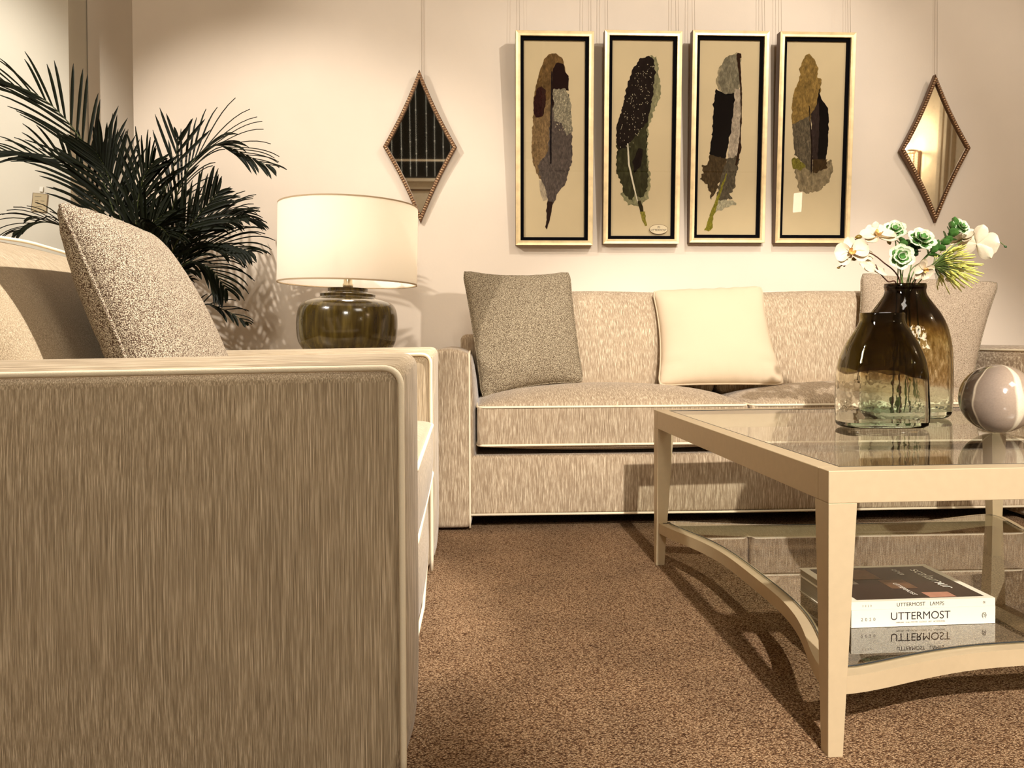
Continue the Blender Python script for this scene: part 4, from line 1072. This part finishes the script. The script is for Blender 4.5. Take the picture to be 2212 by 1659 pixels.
# ---------------------------------------------------------------- palm
M['palm'] = simple('dark_palm_leaflet', sRGB(17, 22, 7), .55, Specular_IOR_Level=.22, bump=.15, bscale=120, var=.35, vscale=20)
M['palm_stem'] = simple('palm_rib', sRGB(58, 66, 26), .45, bump=.1, var=.2)
palm = empty('potted_palm', 'dark green potted palm behind the left foreground sofa', 'plant', (-1.235, 2.95, 0))
def frond(pts, L0, side_up=(0, -1, .2), npairs=22, droop=.35, start=.28, seed=0, wl=.0058, one=0):
    rg = random.Random(seed); path = spline([Vector(p) for p in pts], 12); n_ = len(path)
    org = palm.location
    rads = [.0045*(1-i/n_)+.0008 for i in range(n_)]
    fr_ = obj('frond', *tube([p-org for p in path], rads, 6), M['palm_stem'], palm)
    parts = []
    npairs = int(npairs*1.15)
    for s in range(npairs):
        t = start+(1-start)*s/(npairs-1); k = min(n_-2, int(t*(n_-1))); p = path[k].lerp(path[k+1], t*(n_-1)-k if t < 1 else 0)
        d = (path[k+1]-path[k]).normalized()
        up = Vector(side_up); side = d.cross(up).normalized()
        prof = math.sin(math.pi*min(1, .22+.70*(t-start)/(1-start)))
        for sg in (-1, 1):
            if one and sg != one and rg.random() < .6: continue
            L_ = L0*prof*rg.uniform(.85, 1.1)
            ang = R(rg.uniform(38, 52)*(1-.45*(t-start)/(1-start)))
            dv = (d*math.cos(ang)+side*sg*math.sin(ang)+up*rg.uniform(.0, .18)).normalized()
            pts_ = []; q = p.copy(); v = dv.copy(); m_ = 7
            for i in range(m_+1):
                pts_.append(q.copy()); q = q+v*(L_/m_); v = (v+Vector((0, 0, -droop*(i/m_)*.45))).normalized()
            V = []; F = []
            for i, c_ in enumerate(pts_):
                tt = (pts_[min(i+1, m_)]-pts_[max(i-1, 0)]).normalized(); wd = wl*(.35+.65*math.sin(math.pi*min(1, .12+.80*i/m_))) if i < m_ else .0004
                b = tt.cross(up+side*.3*sg); b = b.normalized() if b.length > 1e-3 else side
                nn = b.cross(tt).normalized()
                V += [c_-b*wd-org+nn*.0015, c_-org-nn*.0012, c_+b*wd-org+nn*.0015]
            for i in range(m_):
                for j in (0, 1): F.append((i*3+j, i*3+j+1, i*3+4+j, i*3+3+j))
            parts.append((V, F))
    obj('leaflets', *join(*parts), M['palm'], fr_)
C0 = (-1.215, 2.95, .72)
fr_list = [
 ([(-1.25, 2.95, .30), (-1.27, 2.93, .80), (-1.355, 2.90, 1.25), (-1.52, 2.86, 1.52), (-1.76, 2.80, 1.62)], .27, (.25, -.6, .7), 26, .30),
 ([(-1.22, 2.95, .30), (-1.19, 2.95, .85), (-1.10, 2.93, 1.22), (-.96, 2.90, 1.385), (-.735, 2.86, 1.30)], .25, (-.1, -.6, .8), 26, .5),
 ([(-1.25, 2.96, .30), (-1.28, 2.97, .80), (-1.40, 2.96, 1.18), (-1.54, 2.95, 1.34), (-1.76, 2.92, 1.37)], .22, (.2, -.7, .6), 24, .30),
 ([(-1.22, 2.94, .30), (-1.19, 2.93, .75), (-1.08, 2.90, 1.02), (-.97, 2.88, 1.10), (-.83, 2.84, 1.12)], .22, (0, -.7, .7), 22, .6),
 ([(-1.22, 2.94, .30), (-1.19, 2.92, .70), (-1.06, 2.88, .97), (-.93, 2.85, 1.02), (-.80, 2.82, .985)], .22, (0, -.7, .7), 22, .7),
 ([(-1.22, 2.94, .30), (-1.19, 2.90, .70), (-1.06, 2.84, .93), (-.95, 2.80, .93), (-.87, 2.77, .84)], .20, (0, -.6, .7), 22, .9),
 ([(-1.22, 2.93, .30), (-1.16, 2.92, .62), (-1.02, 2.90, .79), (-.92, 2.88, .78), (-.83, 2.86, .73)], .11, (0, -.5, .9), 9, .6),
 ([(-1.24, 2.95, .30), (-1.26, 2.94, .80), (-1.30, 2.92, 1.10), (-1.34, 2.90, 1.28), (-1.37, 2.87, 1.36)], .24, (.1, -1, .3), 20, .1),
 ([(-1.23, 2.95, .30), (-1.22, 2.95, .80), (-1.17, 2.94, 1.15), (-1.11, 2.93, 1.33), (-1.09, 2.92, 1.42)], .22, (.1, -1, .1), 8, .0),
 ([(-1.24, 2.95, .30), (-1.24, 2.93, .80), (-1.24, 2.90, 1.08), (-1.20, 2.86, 1.24), (-1.14, 2.82, 1.31)], .22, (0, -1, .3), 20, .2),
 ([(-1.23, 2.96, .30), (-1.21, 3.00, .75), (-1.14, 3.08, 1.05), (-1.03, 3.16, 1.18), (-.90, 3.24, 1.16)], .22, (0, -.5, .8), 20, .6),
 ([(-1.24, 2.96, .30), (-1.27, 3.02, .80), (-1.35, 3.12, 1.12), (-1.45, 3.22, 1.26), (-1.58, 3.32, 1.26)], .20, (0, -.5, .8), 18, .5),
 ([(-1.23, 2.93, .30), (-1.20, 2.86, .72), (-1.14, 2.74, .98), (-1.06, 2.64, 1.05), (-.98, 2.55, 1.0)], .20, (0, -.4, .9), 20, .7),
 ([(-1.24, 2.93, .30), (-1.28, 2.85, .75), (-1.34, 2.72, 1.0), (-1.40, 2.62, 1.06), (-1.46, 2.54, 1.02)], .18, (0, -.4, .9), 16, .7),
 ([(-1.22, 2.94, .30), (-1.18, 2.91, .70), (-1.10, 2.86, .98), (-1.00, 2.82, 1.10), (-.90, 2.79, 1.20)], .22, (.2, -1, .3), 20, .3),
 ([(-1.24, 2.94, .30), (-1.25, 2.90, .70), (-1.22, 2.84, .95), (-1.16, 2.80, 1.06), (-1.08, 2.77, 1.12)], .22, (.1, -1, .2), 20, .3),
]
for i, (pts, L0, up, np_, dr) in enumerate(fr_list): frond(pts, L0, up, np_, dr, seed=i)
pot = obj('plant_pot', *lathe([(0, 0), (.13, 0), (.15, .02), (.185, .30), (.19, .33), (.175, .33), (.17, .29), (0, .29)], 40), simple('dark_ceramic_pot', sRGB(60, 50, 42), .5, bump=.1), palm); autosmooth(pot, 40)
pot.location = (0, 0, .003)

# ---------------------------------------------------------------- wall tag on the left wall
tg = empty('price_tag', 'small square paper tag pinned to the pale wall left of the palm', 'tag', (-2.046, 3.748, 1.322), rot=(R(90), R(6), 0))
obj('card', *box(-.034, .034, -.043, .043, 0, .004), M['paper'], tg, smooth=False)
obj('card_edge', *tube([(-.034, -.043, .004), (.034, -.043, .004), (.034, .043, .004), (-.034, .043, .004)], .0012, 5, closed=True), M['frame_side'], tg)
obj('printed_lines', *join(*[box(x, x+w_, y, y+.0015, .0041, .0046) for x, w_, y in ((-.024, .030, .027), (-.020, .014, .008), (.004, .018, .008), (-.012, .016, -.006), (-.016, .030, -.020))]), M['ink'], tg, smooth=False)
hk = obj('pin_tab', *box(-.006, .010, .052, .075, 0, .004), M['white'], tg, smooth=False)

# ---------------------------------------------------------------- sconce on the right wall (seen in the right mirror)
sc_ = empty('wall_sconce', 'beaded wall sconce seen only as a reflection in the right diamond mirror', 'wall lamp', (4.29, -.30, 2.0))
obj('back_plate', *box(-.02, 0, -.05, .05, -.12, .12), M['bronze'], sc_, smooth=False)
obj('shade_ring', *xf(lathe([(.13, 0), (.14, 0), (.14, .015), (.13, .015), (.13, 0)], 32), Matrix.Translation((-.15, 0, .10))), M['bronze'], sc_)
obj('bead_strands', *join(*[xf(lathe([(.004*abs(math.sin(math.pi*i/2))+.001, -.012*i) for i in range(18)], 6), Matrix.Translation((-.15+.13*math.cos(a), .13*math.sin(a), .10))) for a in [k*math.pi/10 for k in range(20)]]), M['white'], sc_)
ms, nt_, N_, L_, P_ = new_mat('sconce_glow'); P_.inputs['Emission Color'].default_value = (1, .8, .5, 1); P_.inputs['Emission Strength'].default_value = 14
obj('bulb', *xf(lathe([(0, -.04), (.03, -.02), (.035, .01), (.02, .04), (0, .05)], 16), Matrix.Translation((-.15, 0, .04))), ms, sc_)
pl2 = bpy.data.lights.new('sconce_light', 'POINT'); pl2.energy = 22; pl2.color = (1, .8, .55); pl2.shadow_soft_size = .04
o = bpy.data.objects.new('sconce_light', pl2); col.objects.link(o); o.parent = sc_; o.location = (-.15, 0, .16)

wl_ = empty('wall_light', 'square lit wall light seen as a bright reflection in the rightmost framed print', 'wall lamp', (4.29, -3.02, 1.62))
obj('housing', *box(-.05, 0, -.13, .13, -.13, .13), M['white'], wl_, smooth=False)
mg, nt_, N_, L_, P_ = new_mat('lit_diffuser'); P_.inputs['Emission Color'].default_value = (1, .88, .66, 1); P_.inputs['Emission Strength'].default_value = 22
obj('diffuser', *box(-.058, -.05, -.125, .125, -.125, .125), mg, wl_, smooth=False)

# repeats that belong together
for o in bpy.data.objects:
    if o.parent or 'group' in o.keys(): continue
    g_ = {'pillow': 'throw pillows on the two sofas', 'sofa': 'matching beige sofas', 'vase': 'glass vases on the coffee table', 'book': 'catalogues stacked on the lower shelf',
          'flower': 'orchids in the taller vase', 'leaf stem': 'greenery in the taller vase'}.get(o.get('category', ''))
    if g_: o['group'] = g_
